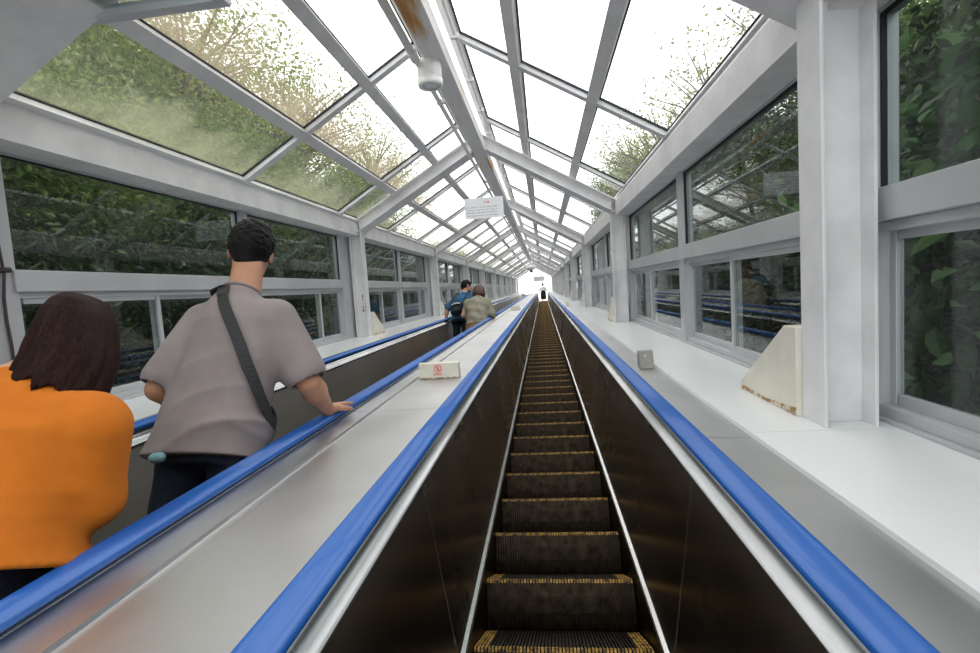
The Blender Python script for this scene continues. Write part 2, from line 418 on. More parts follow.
# ------------------------------------------------------------------ windows
def window(n, side, y0, y1, joint, jamb0, jamb1, x):
    s = 1 if side == 'right' else -1
    w = empty('window_%d' % n, (x, y0, 0)); struct(w)
    L = y1 - y0; f = lambda a, b: (min(s*a, s*b), max(s*a, s*b))
    def bx(b, xa, xb, *r): lo, hi = f(xa, xb); b.box(lo, hi, *r)
    fr = MB()
    bx(fr, -.03, .05, 0, jamb0, SZ, .764); bx(fr, -.03, .05, L - jamb1, L, SZ, .764)
    bx(fr, -.03, .05, jamb0, L - jamb1, SZ, SZ + .012); bx(fr, -.012, .05, jamb0, L - jamb1, SZ + .012, SZ + .045)
    bx(fr, -.01, .05, jamb0, L - jamb1, .752, .764)
    fr.build('window_frame', ['alu'], w, .002)
    md = MB(); bx(md, -.045, .05, jamb0 - .02, L - jamb1 + .02, .128, .228); bx(md, -.015, .05, jamb0, L - jamb1, .098, .128)
    md.build('transom', ['alu'], w, .003)
    a, e = jamb0, L - jamb1; j = joint - y0
    g = MB(); bx(g, .012, .017, a, e, .222, .758); g.build('glass_pane', ['glass'], w)
    for k, (p, q, xx) in enumerate(((a, j + .018, .004), (j - .018, e, .030))):
        sh = MB(); z0, z1 = SZ + .045, .102
        bx(sh, xx - .008, xx + .016, p, p + .026, z0, z1); bx(sh, xx - .008, xx + .016, q - .026, q, z0, z1)
        bx(sh, xx - .008, xx + .016, p + .036, q - .036, z0, z0 + .036); bx(sh, xx - .008, xx + .016, p + .036, q - .036, z1 - .03, z1)
        so = sh.build('sash', ['alu'], w, .0015)
        gb = MB(); bx(gb, xx + .002, xx + .007, p + .03, q - .03, z0 + .03, z1 - .025); gb.build('glass_pane', ['glass'], so)
    gk = MB(); bx(gk, -.004, .012, a, a + .006, .228, .752); bx(gk, -.004, .012, e - .006, e, .228, .752); bx(gk, -.004, .012, a, e, .746, .752)
    gk.build('gasket', ['black'], w)
    return w
n = 0; wproto = {}
for side, x in (('left', XL), ('right', XR)):
    for k, fy0 in enumerate(FY[:-1]):
        fy = fy0 + (.055 if side == 'right' else 0); m = fy + 2.16 - (fy - fy0)
        j1, j2 = fy + 1.2, fy + (3.46 if side == 'left' else 3.28)
        for h, (a, e, j, ja, jb) in enumerate(((fy, m, j1, .20 if side == 'right' else .36, .05), (m, fy + BAY, j2, .05, .03 if side == 'right' else .30))):
            n += 1
            if (side, h) not in wproto: wproto[side, h] = window(n, side, a, e, j, ja, jb, x)
            else:
                src = wproto[side, h]; w = dup(src, SM @ Matrix.Translation((x, a, 0))); w.name = 'window_%d' % n

# ------------------------------------------------------------------ glazed roof
TR = .585; ZB = 1.875          # underside plane of the glazing bars: z = ZB - TR*d
def rp(d, s, lift=0):
    nl = math.hypot(1, TR); return (XC + s*(d + lift*TR/nl), ZB - (.03 if s < 0 else 0) - TR*d + lift/nl)
MOD = 1.755; M0 = 1.865
def roof_bay(y, vent=False):
    r = empty('ceiling', (0, y, 0)); struct(r)
    rows = (.115, .535, 1.06, 1.575)
    for s in (1, -1):
        for d in rows:
            hw = .034 if d < 1.5 else .03
            b = MB(); b.prism([rp(d-hw, s), rp(d+hw, s), rp(d+hw, s, .05), rp(d-hw, s, .05)], 'y', 0, MOD); b.build('purlin', ['paint'], r)
        for k, (d0, d1) in enumerate(((rows[0] + .034, rows[1] - .034), (rows[1] + .034, rows[2] - .034), (rows[2] + .034, rows[3] - .03))):
            b = MB(); b.prism([rp(d0, s, .006), rp(d1, s, .006), rp(d1, s, .05), rp(d0, s, .05)], 'y', -.034, .034)
            b.build('glazing_bar', ['paint'], r)
            if not (vent and s < 0 and k == 1):
                b = MB(); b.prism([rp(d0 - .02, s, .051), rp(d1 + .02, s, .051), rp(d1 + .02, s, .056), rp(d0 - .02, s, .056)], 'y', .015, MOD - .015)
                b.build('glass_pane', [('roof_glass', 'roof_glass_mid', 'roof_glass_dirty')[k] if s < 0 else ('roof_glass', 'roof_glass', 'roof_glass_right')[k]], r)
            g = MB(); ya, yb = .034, MOD - .034
            for p, q in ((d0, d0 + .007), (d1 - .007, d1)): g.prism([rp(p, s, .040), rp(q, s, .040), rp(q, s, .0505), rp(p, s, .0505)], 'y', ya, yb)
            for p, q in ((ya, ya + .009), (yb - .009, yb)): g.prism([rp(d0, s, .036), rp(d1, s, .036), rp(d1, s, .0505), rp(d0, s, .0505)], 'y', p, q)
            g.build('gasket', ['black'], r)
    b = MB(); b.prism([rp(.10, -1, .052), (XC, ZB + .0), (XC, ZB + .006), rp(.10, -1, .057)], 'y', 0, MOD)
    b.prism([rp(.10, 1, .052), (XC, ZB + .0), (XC, ZB + .006), rp(.10, 1, .057)], 'y', 0, MOD)
    b.build('ridge_glass', ['roof_glass'], r)
    return r
R0 = roof_bay(M0)
roof_bay(M0 - MOD, True)
for k in range(-3, 25):
    if k not in (0, -1) and M0 + MOD*k < YEND: dup(R0, SM @ Matrix.Translation((0, M0 + MOD*k, 0)))
# open vent in the left slope: a sash swung down level from its lower hinge
v = empty('window_vent', (0, 0, 0)); struct(v)
xa, xb = XC - 1.06 + .0, XC - 1.06 + .60; za = 1.15
b = MB(); y0v, y1v = M0 - MOD + .05, M0 - .03
b.box(xa, xb, y1v - .045, y1v, za - .02, za + .02); b.box(xa, xb, y0v, y0v + .045, za - .02, za + .02)
b.box(xa, xa + .045, y0v + .045, y1v - .045, za - .02, za + .02); b.box(xb - .045, xb, y0v + .045, y1v - .045, za - .02, za + .02)
b.build('sash', ['alu'], v)
MB().box(xa + .03, xb - .03, y0v + .03, y1v - .03, za + .004, za + .009).build('glass_pane', ['glass'], v)

# end gable at the head of the tunnel
gb = empty('wall_back', (0, YEND + .1, 0)); struct(gb)
b = MB()
for x in (XL, -1.9, -1.3, -.65, 0, .55, XR): b.box(x - .03, x + .03, -.03, .03, -2.6, 1.85 - TR*abs(x - XC))
for z in (-.4, .2, .75): b.box(XL, XR, -.03, .03, z - .03, z + .03)
b.build('gable_frame', ['paint'], gb)
b = MB(); b.prism([(XL, -2.6), (XR, -2.6), (XR, .85), (XC, 1.9), (XL, .85)], 'y', .031, .036); b.build('gable_glass', ['roof_glass'], gb)
# landing floor at the head (level)
lf = MB().box(XL, XR, 0, 9, -.2, 0).build('floor_landing', ['concrete']); struct(lf)
lf.matrix_world = Matrix.Translation(s2w((0, Y1 + .45, -1.22)))

# ------------------------------------------------------------------ fittings
# column base covers
def make_cover(side):
    s = 1 if side == 'right' else -1
    r = empty('column_base_cover')
    x0, x1 = (-.095, .06)
    f = lambda a: s*a
    prof = [(.068, 0), (.068, .30), (.150, .30), (.53, .035), (.53, 0)]
    b = MB(); b.prism(prof, 'x', min(f(x0), f(x1)), max(f(x0), f(x1))); b.build('cover_shell', ['cream'], r, .004)
    b = MB(); b.prism([(.07, .001), (.07, .03), (.15, .022), (.30, .012), (.52, .02), (.524, .001)], 'x', f(x0 - .0015) if s > 0 else f(x0 - .0015) - .0, f(x0) + (.002*s))
    b.build('rusted_edge', ['rusty_cream'], r)
    return r
for side, xc in (('right', XCOL_R), ('left', XCOL_L)):
    src = make_cover(side)
    for k, y in enumerate(FY[:-1]):
        if k == 0: continue
        if k == 1: o = src
        mw = SM @ Matrix.Translation((xc, y - (.19 if (side == 'left' and k == 1) else 0), SZ))
        if k == 1: o.matrix_world = mw
        else: o = dup(src, mw)
        o['category'] = 'cover'
        if side == 'right':
            lab = {1: 'large cream wedge cover with rusted lower edge at foot of the big right column',
                   2: 'cream wedge cover at the foot of the second column along the right sill'}
        else:
            lab = {1: 'cream base cover at the left picture edge behind the orange-topped woman',
                   2: 'cream wedge cover on left sill at the foot of the rust-spotted column'}
        if k in lab: o['label'] = lab[k]
        else:
            o['label'] = 'small distant cream wedge cover on the %s sill, beyond the second one' % side
            o['group'] = 'distant base covers on the %s sill' % side
# deck stop boxes
def stop_box(name, x0, x1, y, h, d, lean, label):
    r = empty(name, (0, y, -.5012)); tag(r, label, 'box')
    b = MB(); b.prism([(0, 0), (lean, h), (lean + d*.55, h), (d, 0)], 'x', x0, x1); b.build('housing', ['box_grey' if 'grey' in label else 'cream'], r, .004)
    return r, b
bx, _ = stop_box('barrier_box', -.755, -.515, 2.80, .090, .075, .012, 'cream box with a square red sticker sitting on the middle metal deck')
st = MB(); zz = lambda h: (.012*h/.09 - .0012)
def on_face(x0, x1, h0, h1, off): return ([(x0, zz(h0)-off, h0), (x1, zz(h0)-off, h0), (x1, zz(h1)-off, h1), (x0, zz(h1)-off, h1)], [(0, 1, 2, 3)])
s_ = MB(); s_.add(*on_face(-.672, -.606, .016, .084, .0006)); s_.build('sticker', ['pink'], bx)
p_ = MB()
cx, ch = -.639, .056
for i in range(20):
    a0, a1 = 2*math.pi*i/20, 2*math.pi*(i+1)/20
    ring = [(cx+.022*math.cos(a0), ch+.022*math.sin(a0)), (cx+.022*math.cos(a1), ch+.022*math.sin(a1)), (cx+.0175*math.cos(a1), ch+.0175*math.sin(a1)), (cx+.0175*math.cos(a0), ch+.0175*math.sin(a0))]
    p_.add([(x, zz(h)-.0012, h) for x, h in ring], [(0, 1, 2, 3)])
for ring in ([(cx-.015, ch+.012), (cx-.012, ch+.015), (cx+.015, ch-.012), (cx+.012, ch-.015)], [(cx-.004, ch-.012), (cx+.006, ch-.012), (cx+.004, ch+.010), (cx-.003, ch+.010)],
             [(cx-.026, .020), (cx+.026, .020), (cx+.026, .023), (cx-.026, .023)], [(cx-.026, .0255), (cx+.02, .0255), (cx+.02, .029), (cx-.026, .029)]):
    p_.add([(x, zz(h)-.0012, h) for x, h in ring], [(0, 1, 2, 3)])
p_.build('prohibition_mark', ['red'], bx)
MB().box(-.750, -.520, -.002, .0, .0, .006).build('base_strip', ['rusty_cream'], bx)
b2, _ = stop_box('barrier_box', .520, .598, 2.80, .10, .085, .028, 'small grey metal box with a white spot on the right deck edge')
w_ = MB(); w_.add([(x, .028*h/.10 - .001, h) for x, h in ((.546, .07), (.556, .068), (.557, .076), (.547, .077))], [(0, 1, 2, 3)]); w_.build('white_spot', ['plastic'], b2)
stop_box('barrier_box', -.745, -.53, 11.0, .085, .08, .012, 'pale box farther up the middle deck, near the khaki-jacketed woman')
stop_box('barrier_box', .525, .597, 11.6, .095, .08, .02, 'tiny box far up the right deck edge')

# ridge tray, conduits, lamp, sign
tray = empty('cable_tray', (XC, 0, 0)); tag(tray, 'long rust-stained white cable tray hanging under the roof ridge', 'cable tray')
mt, nt, N_, L_ = mat('rust_stained_paint')
o_ = N_.new('ShaderNodeOutputMaterial'); bb = N_.new('ShaderNodeBsdfPrincipled'); L_.new(bb.outputs[0], o_.inputs[0]); bb.inputs['Roughness'].default_value = .5
nn = noise(nt, 2.0, 7, .62, stretch=(5, .55, 2))
tcx = N_.new('ShaderNodeTexCoord'); sx_ = N_.new('ShaderNodeSeparateXYZ'); L_.new(tcx.outputs['Object'], sx_.inputs[0])
def gauss(yc, w_, amp):
    a_ = N_.new('ShaderNodeMath'); a_.operation = 'SUBTRACT'; a_.inputs[1].default_value = yc; L_.new(sx_.outputs['Y'], a_.inputs[0])
    b_ = N_.new('ShaderNodeMath'); b_.operation = 'ABSOLUTE'; L_.new(a_.outputs[0], b_.inputs[0])
    c_ = N_.new('ShaderNodeMapRange'); c_.inputs['From Min'].default_value = 0; c_.inputs['From Max'].default_value = w_; c_.inputs['To Min'].default_value = amp; c_.inputs['To Max'].default_value = 0
    L_.new(b_.outputs[0], c_.inputs['Value']); return c_.outputs[0]
ad1 = N_.new('ShaderNodeMath'); L_.new(gauss(2.55, .75, .30), ad1.inputs[0]); L_.new(gauss(6.6, .5, .24), ad1.inputs[1])
ad2 = N_.new('ShaderNodeMath'); L_.new(ad1.outputs[0], ad2.inputs[0]); L_.new(nn.outputs['Fac'], ad2.inputs[1])
rr = ramp(nt, ad2.outputs[0], [(.60, (.78, .77, .76)), (.67, (.66, .56, .42)), (.74, (.55, .26, .07)), (.88, (.36, .13, .03))]); L_.new(rr.outputs[0], bb.inputs['Base Color'])
M['rusty_paint'] = mt
y = FY[0] - .2
while y < YEND - .1:
    MB().prism([(-.075, 1.61), (-.082, 1.705), (.082, 1.705), (.075, 1.61)], 'y', y + .001, min(y + 2.165, YEND) - .001).build('tray_cover', ['rusty_paint'], tray, .004)
    y += 2.165
for k in range(len(FY)*2 - 2):
    MB().box(-.012, .012, FY[0] + .9 + BAY/2*k, FY[0] + .93 + BAY/2*k, 1.70, ZB + .003).build('hanger', ['paint'], tray)
cd = empty('conduit_pipe', (0, 0, 0)); tag(cd, 'white conduit running along the left side of the rusty tray', 'pipe')
MB().tube([(-.772, FY[0] - .2, 1.59), (-.772, 3.30, 1.59)], .026, 12).build('pipe_length', ['plastic'], cd)
MB().tube([(-.772, 3.28, 1.59), (-.772, 3.40, 1.59)], .031, 12).build('coupling', ['plastic'], cd)
MB().tube([(-.772, 3.40, 1.59), (-.772, YEND - .5, 1.59)], .019, 12).build('pipe_length', ['plastic'], cd)
for k in range(26): MB().box(-.80, -.736, 1.0 + 1.6*k, 1.03 + 1.6*k, 1.585, 1.625).build('clip', ['plastic'], cd)
cc = empty('clamped_cable', (0, 0, 0)); tag(cc, 'thin white cable clamped at intervals along the right side of the ridge', 'cable')
MB().tube([(-.505, FY[0] - .2, 1.765), (-.505, YEND - .5, 1.775)], .011, 8).build('cable_length', ['plastic'], cc)
for k in range(60):
    yy = .6 + .72*k
    if yy < YEND - .6: MB().box(-.535, -.475, yy, yy + .035, 1.742, 1.776).build('clamp', ['plastic'], cc)
lampo = empty('ceiling_lamp', (-.70, 3.50, 1.615)); tag(lampo, 'white cylindrical lamp under the tray near the top of the picture', 'lamp')
MB().lathe([(.083, -.003), (.083, -.125)], seg=32).build('lamp_body', ['plastic'], lampo, .003)
MB().lathe([(.087, -.125), (.087, -.165), (.080, -.176), (.060, -.176), (.055, -.166)], seg=32).build('bezel', ['plastic'], lampo)
MB().lathe([(.054, -.166), (.054, -.173), (.02, -.178)], seg=32).build('lens', ['lens'], lampo)

sg = empty('hanging_sign', (XC, FY[1] + BAY + .02 - .0, 0)); tag(sg, 'white notice board with four lines of print hung under the ridge', 'sign')
sy = 0
MB().box(-.236, .236, -.004, .004, .863, 1.11).build('board', ['sign'], sg, .002)
for x in (-.215, .215): MB().tube([(x, 0, 1.108), (x, 0, 1.65)], .0022, 6).build('suspension_wire', ['alu'], sg)
tx = MB(); R2 = random.Random(3)
for li, (z, x1) in enumerate(((.999, .17), (.967, .16), (.935, .15), (.90, .17))):
    x = -.215
    while x < x1:
        w = .012 + R2.random()*.004
        for _ in range(4):
            hz = z + R2.uniform(-.006, .006)
            if R2.random() < .55: tx.box(x, x + w*.85, -.0046, -.0041, hz - .0011, hz + .0011)
            else:
                hx = x + R2.random()*w*.8; tx.box(hx, hx + .0022, -.0046, -.0041, z - .007, z + .007)
        x += w + .004 + (.012 if R2.random() < .12 else 0)
tx.build('lettering', ['ink'], sg)
tx = MB()
tx.box(.045, .065, -.0046, -.0041, 1.045, 1.066); tx.box(.028, .034, -.0046, -.0041, 1.045, 1.066); tx.box(.0, .012, -.0046, -.0041, 1.047, 1.062)
tx.build('red_heading', ['red'], sg)

fs = empty('hanging_sign', (-.22, 33.0, 0)); tag(fs, 'tiny white board hanging at the far top of the escalator', 'sign')
MB().box(-.36, .36, -.01, .01, .33, .66).build('board', ['sign'], fs)
for x in (-.3, .3): MB().tube([(x, 0, .66), (x, 0, 1.5)], .006, 6).build('suspension_wire', ['alu'], fs)
fl = empty('ceiling_lamp', (-.62, 30.0, 1.2)); tag(fl, 'small round white lamp above the far hanging board', 'lamp')
MB().lathe([(.05, .45), (.05, .1), (.26, .05), (.30, -.05), (.2, -.16), (.03, -.2)], seg=20).build('lamp_shade', ['plastic'], fl)
MB().lathe([(.1, -.2), (.1, -.32), (.02, -.36)], seg=12).build('lamp_finial', ['darkmetal'], fl)

# cable down the window post by the woman
cb = MB().tube([(-2.368, 1.925, .60), (-2.368, 1.94, .30), (-2.366, 1.944, .21), (-2.368, 1.932, .10), (-2.368, 1.930, .0), (-2.368, 1.936, -.11), (-2.368, 1.937, -.21), (-2.368, 1.935, -.30)], .0058, 8)
cbo = empty('electric_cable', (0, 0, 0)); tag(cbo, 'thin dark cable running down the white post behind the orange-topped woman', 'cable')
cb.build('cable_length', ['darkmetal'], cbo)
MB().tube([(-2.370, 1.925, .225), (-2.356, 1.965, .225)], .012, 8).build('cable_clip', ['darkmetal'], cbo)
# rust marks on the left column (surface flakes in its own thickness)
ru = MB(); R3 = random.Random(5)
for k in range(5):
    z = .02 - .05*k*.9
    for dx in (0, .035):
        if R3.random() < .8: ru.box(-2.262 + dx + R3.uniform(-.004, .004), -2.25 + dx + R3.uniform(-.002, .006), FY[2] - .0075, FY[2] - .0045, z - .018, z + .014)
rf = ru.build('trim_1', ['rust']); struct(rf)

# ------------------------------------------------------------------ sky, camera
w = bpy.data.worlds.new('World'); bpy.context.scene.world = w; w.use_nodes = True
nt = w.node_tree; nt.nodes.clear(); o = nt.nodes.new('ShaderNodeOutputWorld'); bg = nt.nodes.new('ShaderNodeBackground')
tc = nt.nodes.new('ShaderNodeTexCoord'); sp = nt.nodes.new('ShaderNodeSeparateXYZ'); nt.links.new(tc.outputs['Generated'], sp.inputs[0])
r = ramp(nt, sp.outputs['Z'], [(0, (.80, .84, .88)), (.25, (.97, .985, 1)), (1, (1, 1, 1))]); nt.links.new(r.outputs[0], bg.inputs[0])
bg.inputs[1].default_value = 2.75; nt.links.new(bg.outputs[0], o.inputs[0])

cam = bpy.data.cameras.new('Camera'); co = bpy.data.objects.new('Camera', cam); C.objects.link(co)
fpx = 490.0; cam.sensor_fit = 'HORIZONTAL'; cam.sensor_width = 36; cam.lens = fpx/980*36
cam.clip_start = .02; cam.clip_end = 500
Yd = np.array([52.5, -40.5, fpx]); Yd /= np.linalg.norm(Yd)
bq, aq = 1., .065; cq = -(-40.5*bq + 52.5*aq)/fpx
Zd = -np.array([aq, bq, cq]); Zd /= np.linalg.norm(Zd); Xd = np.cross(Yd, Zd)
R = np.array([Xd, Yd, Zd])                      # rows: hill axes in (right, down, forward)
cw = Matrix(((R[0, 0], -R[0, 1], -R[0, 2]), (R[1, 0], -R[1, 1], -R[1, 2]), (R[2, 0], -R[2, 1], -R[2, 2]))).to_4x4()
co.matrix_world = SM @ cw
sc = bpy.context.scene; sc.camera = co
sc.view_settings.view_transform = 'Standard'; sc.view_settings.look = 'None'; sc.view_settings.exposure = 0; sc.view_settings.gamma = 1
sc.cycles.transparent_max_bounces = 24; sc.cycles.max_bounces = 10; sc.cycles.diffuse_bounces = 5; sc.cycles.glossy_bounces = 4
# ------------------------------------------------------------------ people: smooth implicit bodies meshed as one continuous surface
def smin(a, b, k):
    h = np.clip(.5 + .5*(b - a)/k, 0, 1); return b*(1-h) + a*h - k*h*(1-h)

class Field:
    def __init__(s, lo, hi, h):
        s.h = h; s.lo = np.array(lo, float); s.n = np.ceil((np.array(hi) - s.lo)/h).astype(int) + 1
        s.ax = [s.lo[i] + h*np.arange(s.n[i]) for i in range(3)]
        s.F = np.full(s.n, .5, np.float32); s.lean = (0, 0, 0); s.z0 = .9
    def _sub(s, lo, hi):
        sl = []
        for i in range(3):
            a = int(max(0, math.floor((lo[i] - s.lo[i])/s.h))); b = int(min(s.n[i], math.ceil((hi[i] - s.lo[i])/s.h) + 1))
            if b <= a: return None
            sl.append(slice(a, b))
        g = np.meshgrid(*[s.ax[i][sl[i]].astype(np.float32) for i in range(3)], indexing='ij', sparse=True)
        return tuple(sl), g
    def put(s, fn, lo, hi, k, op='u'):
        m = k + .03
        r = s._sub([v - m for v in lo], [v + m for v in hi])
        if r is None: return
        sl, g = r; d = fn(*g).astype(np.float32)
        if op == 'u': s.F[sl] = smin(s.F[sl], d, k)
        else: s.F[sl] = -smin(-s.F[sl], d, k)        # carve
    def cone(s, a, b, ra, rb, k=.02, op='u', sq=(1, 1, 1)):
        a = np.array(a, float); b = np.array(b, float); c = (a+b)/2; q = np.array(sq, float)
        A = (a-c)/q; B = (b-c)/q; ab = B-A; L2 = max(float(ab@ab), 1e-9); mq = min(q)
        def fn(x, y, z):
            X, Y, Z = (x-c[0])/q[0], (y-c[1])/q[1], (z-c[2])/q[2]
            t = np.clip(((X-A[0])*ab[0] + (Y-A[1])*ab[1] + (Z-A[2])*ab[2])/L2, 0, 1)
            return (np.sqrt((X-A[0]-t*ab[0])**2 + (Y-A[1]-t*ab[1])**2 + (Z-A[2]-t*ab[2])**2) - (ra + (rb-ra)*t))*mq
        R = max(ra, rb)*max(q); s.put(fn, np.minimum(a, b)-R, np.maximum(a, b)+R, k, op)
    def ell(s, c, r, k=.02, op='u'):
        def fn(x, y, z):
            X, Y, Z = (x-c[0])/r[0], (y-c[1])/r[1], (z-c[2])/r[2]
            k0 = np.sqrt(X*X+Y*Y+Z*Z); k1 = np.sqrt((X/r[0])**2+(Y/r[1])**2+(Z/r[2])**2) + 1e-6
            return k0*(k0-1)/k1
        s.put(fn, [c[i]-r[i] for i in range(3)], [c[i]+r[i] for i in range(3)], k, op)
    def loft(s, rings, k=.02, op='u', p=2.3, fold=None, ragged=None):
        rings = sorted(rings); Z = [r[0] for r in rings]
        def fn(x, y, z):
            zz = z + (ragged(x, y)*np.clip((Z[0] + .09 - z)/.07, 0, 1) if ragged else 0)
            cx, cy, rx, ry = [np.interp(zz, Z, [r[i] for r in rings]).astype(np.float32) for i in (1, 2, 3, 4)]
            d = ((np.abs((x-cx)/rx)**p + np.abs((y-cy)/ry)**p)**(1/p) - 1)*np.minimum(rx, ry)
            if fold: d = d + fold(x, y, z)
            return np.maximum(d, np.maximum(Z[0]-zz, zz-Z[-1]))
        mx = max(abs(r[1])+r[3] for r in rings); my = max(abs(r[2])+r[4] for r in rings)
        s.put(fn, (-mx, -my, Z[0]-.03), (mx, my, Z[-1]+.03), k, op)
    def mesh(s, name, mats, warp=None):
        F = s.F; F[0] = F[-1] = .5; F[:, 0] = F[:, -1] = .5; F[:, :, 0] = F[:, :, -1] = .5
        ins = F < 0; n = s.n; nc = n - 1
        cnt = np.zeros(nc, np.int8)
        for dx in (0, 1):
            for dy in (0, 1):
                for dz in (0, 1): cnt += ins[dx:dx+nc[0], dy:dy+nc[1], dz:dz+nc[2]]
        act = (cnt > 0) & (cnt < 8); I = np.argwhere(act)
        idx = np.full(nc, -1, np.int64); idx[act] = np.arange(len(I))
        P = np.zeros((len(I), 3)); W = np.zeros(len(I))
        cor = [(dx, dy, dz) for dx in (0, 1) for dy in (0, 1) for dz in (0, 1)]
        val = {c: F[I[:, 0]+c[0], I[:, 1]+c[1], I[:, 2]+c[2]] for c in cor}
        for c in cor:
            for ax in range(3):
                if c[ax]: continue
                d = list(c); d[ax] = 1; d = tuple(d); a, b = val[c], val[d]; m = (a < 0) != (b < 0)
                t = np.where(m, a/np.where(m, a-b, 1), 0)
                for i in range(3): P[:, i] += np.where(m, c[i] + (t if i == ax else 0), 0)
                W += m
        P = s.lo + s.h*(I + P/W[:, None])
        quads = []
        for ax in range(3):
            o1, o2 = [i for i in range(3) if i != ax]
            sl0 = [slice(None)]*3; sl1 = [slice(None)]*3; sl0[ax] = slice(0, -1); sl1[ax] = slice(1, None)
            E = np.argwhere(ins[tuple(sl0)] != ins[tuple(sl1)]); sg = ins[tuple(sl0)][tuple(E.T)]
            def cell(a, b):
                e = E.copy(); e[:, o1] -= a; e[:, o2] -= b; return idx[tuple(e.T)]
            q = np.stack([cell(0, 0), cell(1, 0), cell(1, 1), cell(0, 1)], 1)
            fl = sg if ax != 1 else ~sg
            q[~fl] = q[~fl][:, ::-1]; quads.append(q)
        Q = np.concatenate(quads)
        # two passes of Laplacian smoothing
        nb = np.zeros_like(P); ct = np.zeros(len(P))
        for it in range(2):
            nb[:] = 0; ct[:] = 0
            for a in range(4):
                i, j = Q[:, a], Q[:, (a+1) % 4]
                np.add.at(nb, i, P[j]); np.add.at(ct, i, 1); np.add.at(nb, j, P[i]); np.add.at(ct, j, 1)
            P = P*.5 + .5*nb/np.maximum(ct, 1)[:, None]
        if warp: P = warp(P)
        me = bpy.data.meshes.new(name); me.from_pydata(P.tolist(), [], Q.tolist())
        for m in (mats if isinstance(mats, (list, tuple)) else [mats]): me.materials.append(M[m])
        me.polygons.foreach_set('use_smooth', [True]*len(Q)); me.update()
        return me

def hand(f, wrist, fwd, palm, side, curl=.35, sc=1.0):
    """palm + four fingers + thumb; fwd = finger direction, palm = palm normal, side = +1 thumb along fwd x palm."""
    w = Vector(wrist); d = Vector(fwd).normalized(); n = Vector(palm).normalized(); n = (n - d*n.dot(d)).normalized(); x = d.cross(n)*side
    for o in (-.028, -.010, .010, .028):
        f.cone(w + x*o*.7*sc, w + d*.085*sc + x*o*sc, .017*sc, .0145*sc, .012)
    for o, L in ((-.031, .062), (-.0105, .075), (.0105, .080), (.031, .070)):
        o = -o
        p = w + d*.088*sc + x*(-o)*1.05*sc; a = 0; q = p
        for k, (l, r) in enumerate(((.45, .0095), (.32, .0088), (.23, .0078))):
            a += curl*(.6 + .5*k); v = d*math.cos(a) + n*math.sin(a) + x*(-o)*1.6
            e = q + v.normalized()*L*l*sc; f.cone(q, e, r*sc, r*.93*sc, .004); q = e
    p = w + d*.022*sc + x*.03*sc
    e = p + (d*.6 + x*.7 + n*.25).normalized()*.042*sc; f.cone(p, e, .0135*sc, .0115*sc, .012)
    e2 = e + (d*.9 + x*.25 + n*.3).normalized()*.034*sc; f.cone(e, e2, .0112*sc, .0092*sc, .005)

def person_body(f, D):
    """D: joints. One continuous surface: legs, pelvis, trunk, neck, head with face, arms and hands."""
    s = D.get('s', 1.0); hc = D['head']; hx, hy, hz = hc
    for sd in (-1, 1):
        hip, kn, an = D['hip'], D['knee'], D['ankle']
        f.cone((sd*hip[0], hip[1], hip[2]), (sd*kn[0], kn[1], kn[2]), .075*s, .05*s, .02)
        f.cone((sd*kn[0], kn[1], kn[2]), (sd*an[0], an[1], an[2]), .05*s, .034*s, .02)
        f.cone((sd*an[0], an[1]-.03, .05), (sd*an[0]*1.1, an[1]+.13, .035), .032, .026, .02)
    hz0 = D['hip'][2]; sz = D['sh'][2]
    f.loft([(hz0-.06, 0, 0, .12*s, .085*s), (hz0+.06, 0, 0, .13*s, .09*s), ((hz0+sz)/2, 0, 0, .115*s, .08*s), (sz-.1, 0, 0, .135*s, .088*s), (sz, 0, 0, .12*s, .07*s), (sz+.05, 0, .0, .06*s, .05*s)], .03)
    f.cone((0, -.012, sz+.0), (hx, hy-.022, hz-.05), .060*s, .056*s, .03)
    # head (0.23 tall): skull, face, jaw
    q = D.get('hs', 1.0)
    f.ell((hx, hy-.012*q, hz+.022*q), (.074*q, .092*q, .094*q), .02)
    f.ell((hx, hy+.025*q, hz-.045*q), (.058*q, .062*q, .072*q), .03)
    f.ell((hx, hy+.055*q, hz-.088*q), (.030*q, .030*q, .026*q), .03)
    f.cone((hx, hy+.088*q, hz+.008*q), (hx, hy+.106*q, hz-.030*q), .008*q, .013*q, .010)
    for sd in (-1, 1):
        f.ell((hx+sd*.014*q, hy+.092*q, hz-.032*q), (.009*q, .010*q, .008*q), .006)
        f.ell((hx+sd*.032*q, hy+.095*q, hz+.006*q), (.018*q, .016*q, .012*q), .010, 'c')
        f.ell((hx+sd*.079*q, hy-.008*q, hz-.012*q), (.009*q, .021*q, .033*q), .008)
        f.ell((hx+sd*.088*q, hy+.002*q, hz-.008*q), (.006*q, .011*q, .018*q), .004, 'c')
    f.ell((hx, hy+.087*q, hz-.062*q), (.024*q, .010*q, .006*q), .006); f.ell((hx, hy+.085*q, hz-.073*q), (.020*q, .010*q, .006*q), .006)
    for nm in ('R', 'L'):
        A = D['arm'+nm]; r = D.get('ar', 1.0)
        sh, el, wr = [np.array(p) for p in A[:3]]
        f.cone((sh[0]*.6, sh[1], sh[2]-.01), sh, .055*r, .05*r, .03)
        f.cone(sh, el, .050*r, .038*r, .02); m = el + (wr-el)*.3
        f.cone(el, m, .037*r, .041*r, .02); f.cone(m, wr, .041*r, .026*r, .02)
        hand(f, wr, A[3], A[4], A[5], A[6] if len(A) > 6 else .35, D.get('hand', .95))

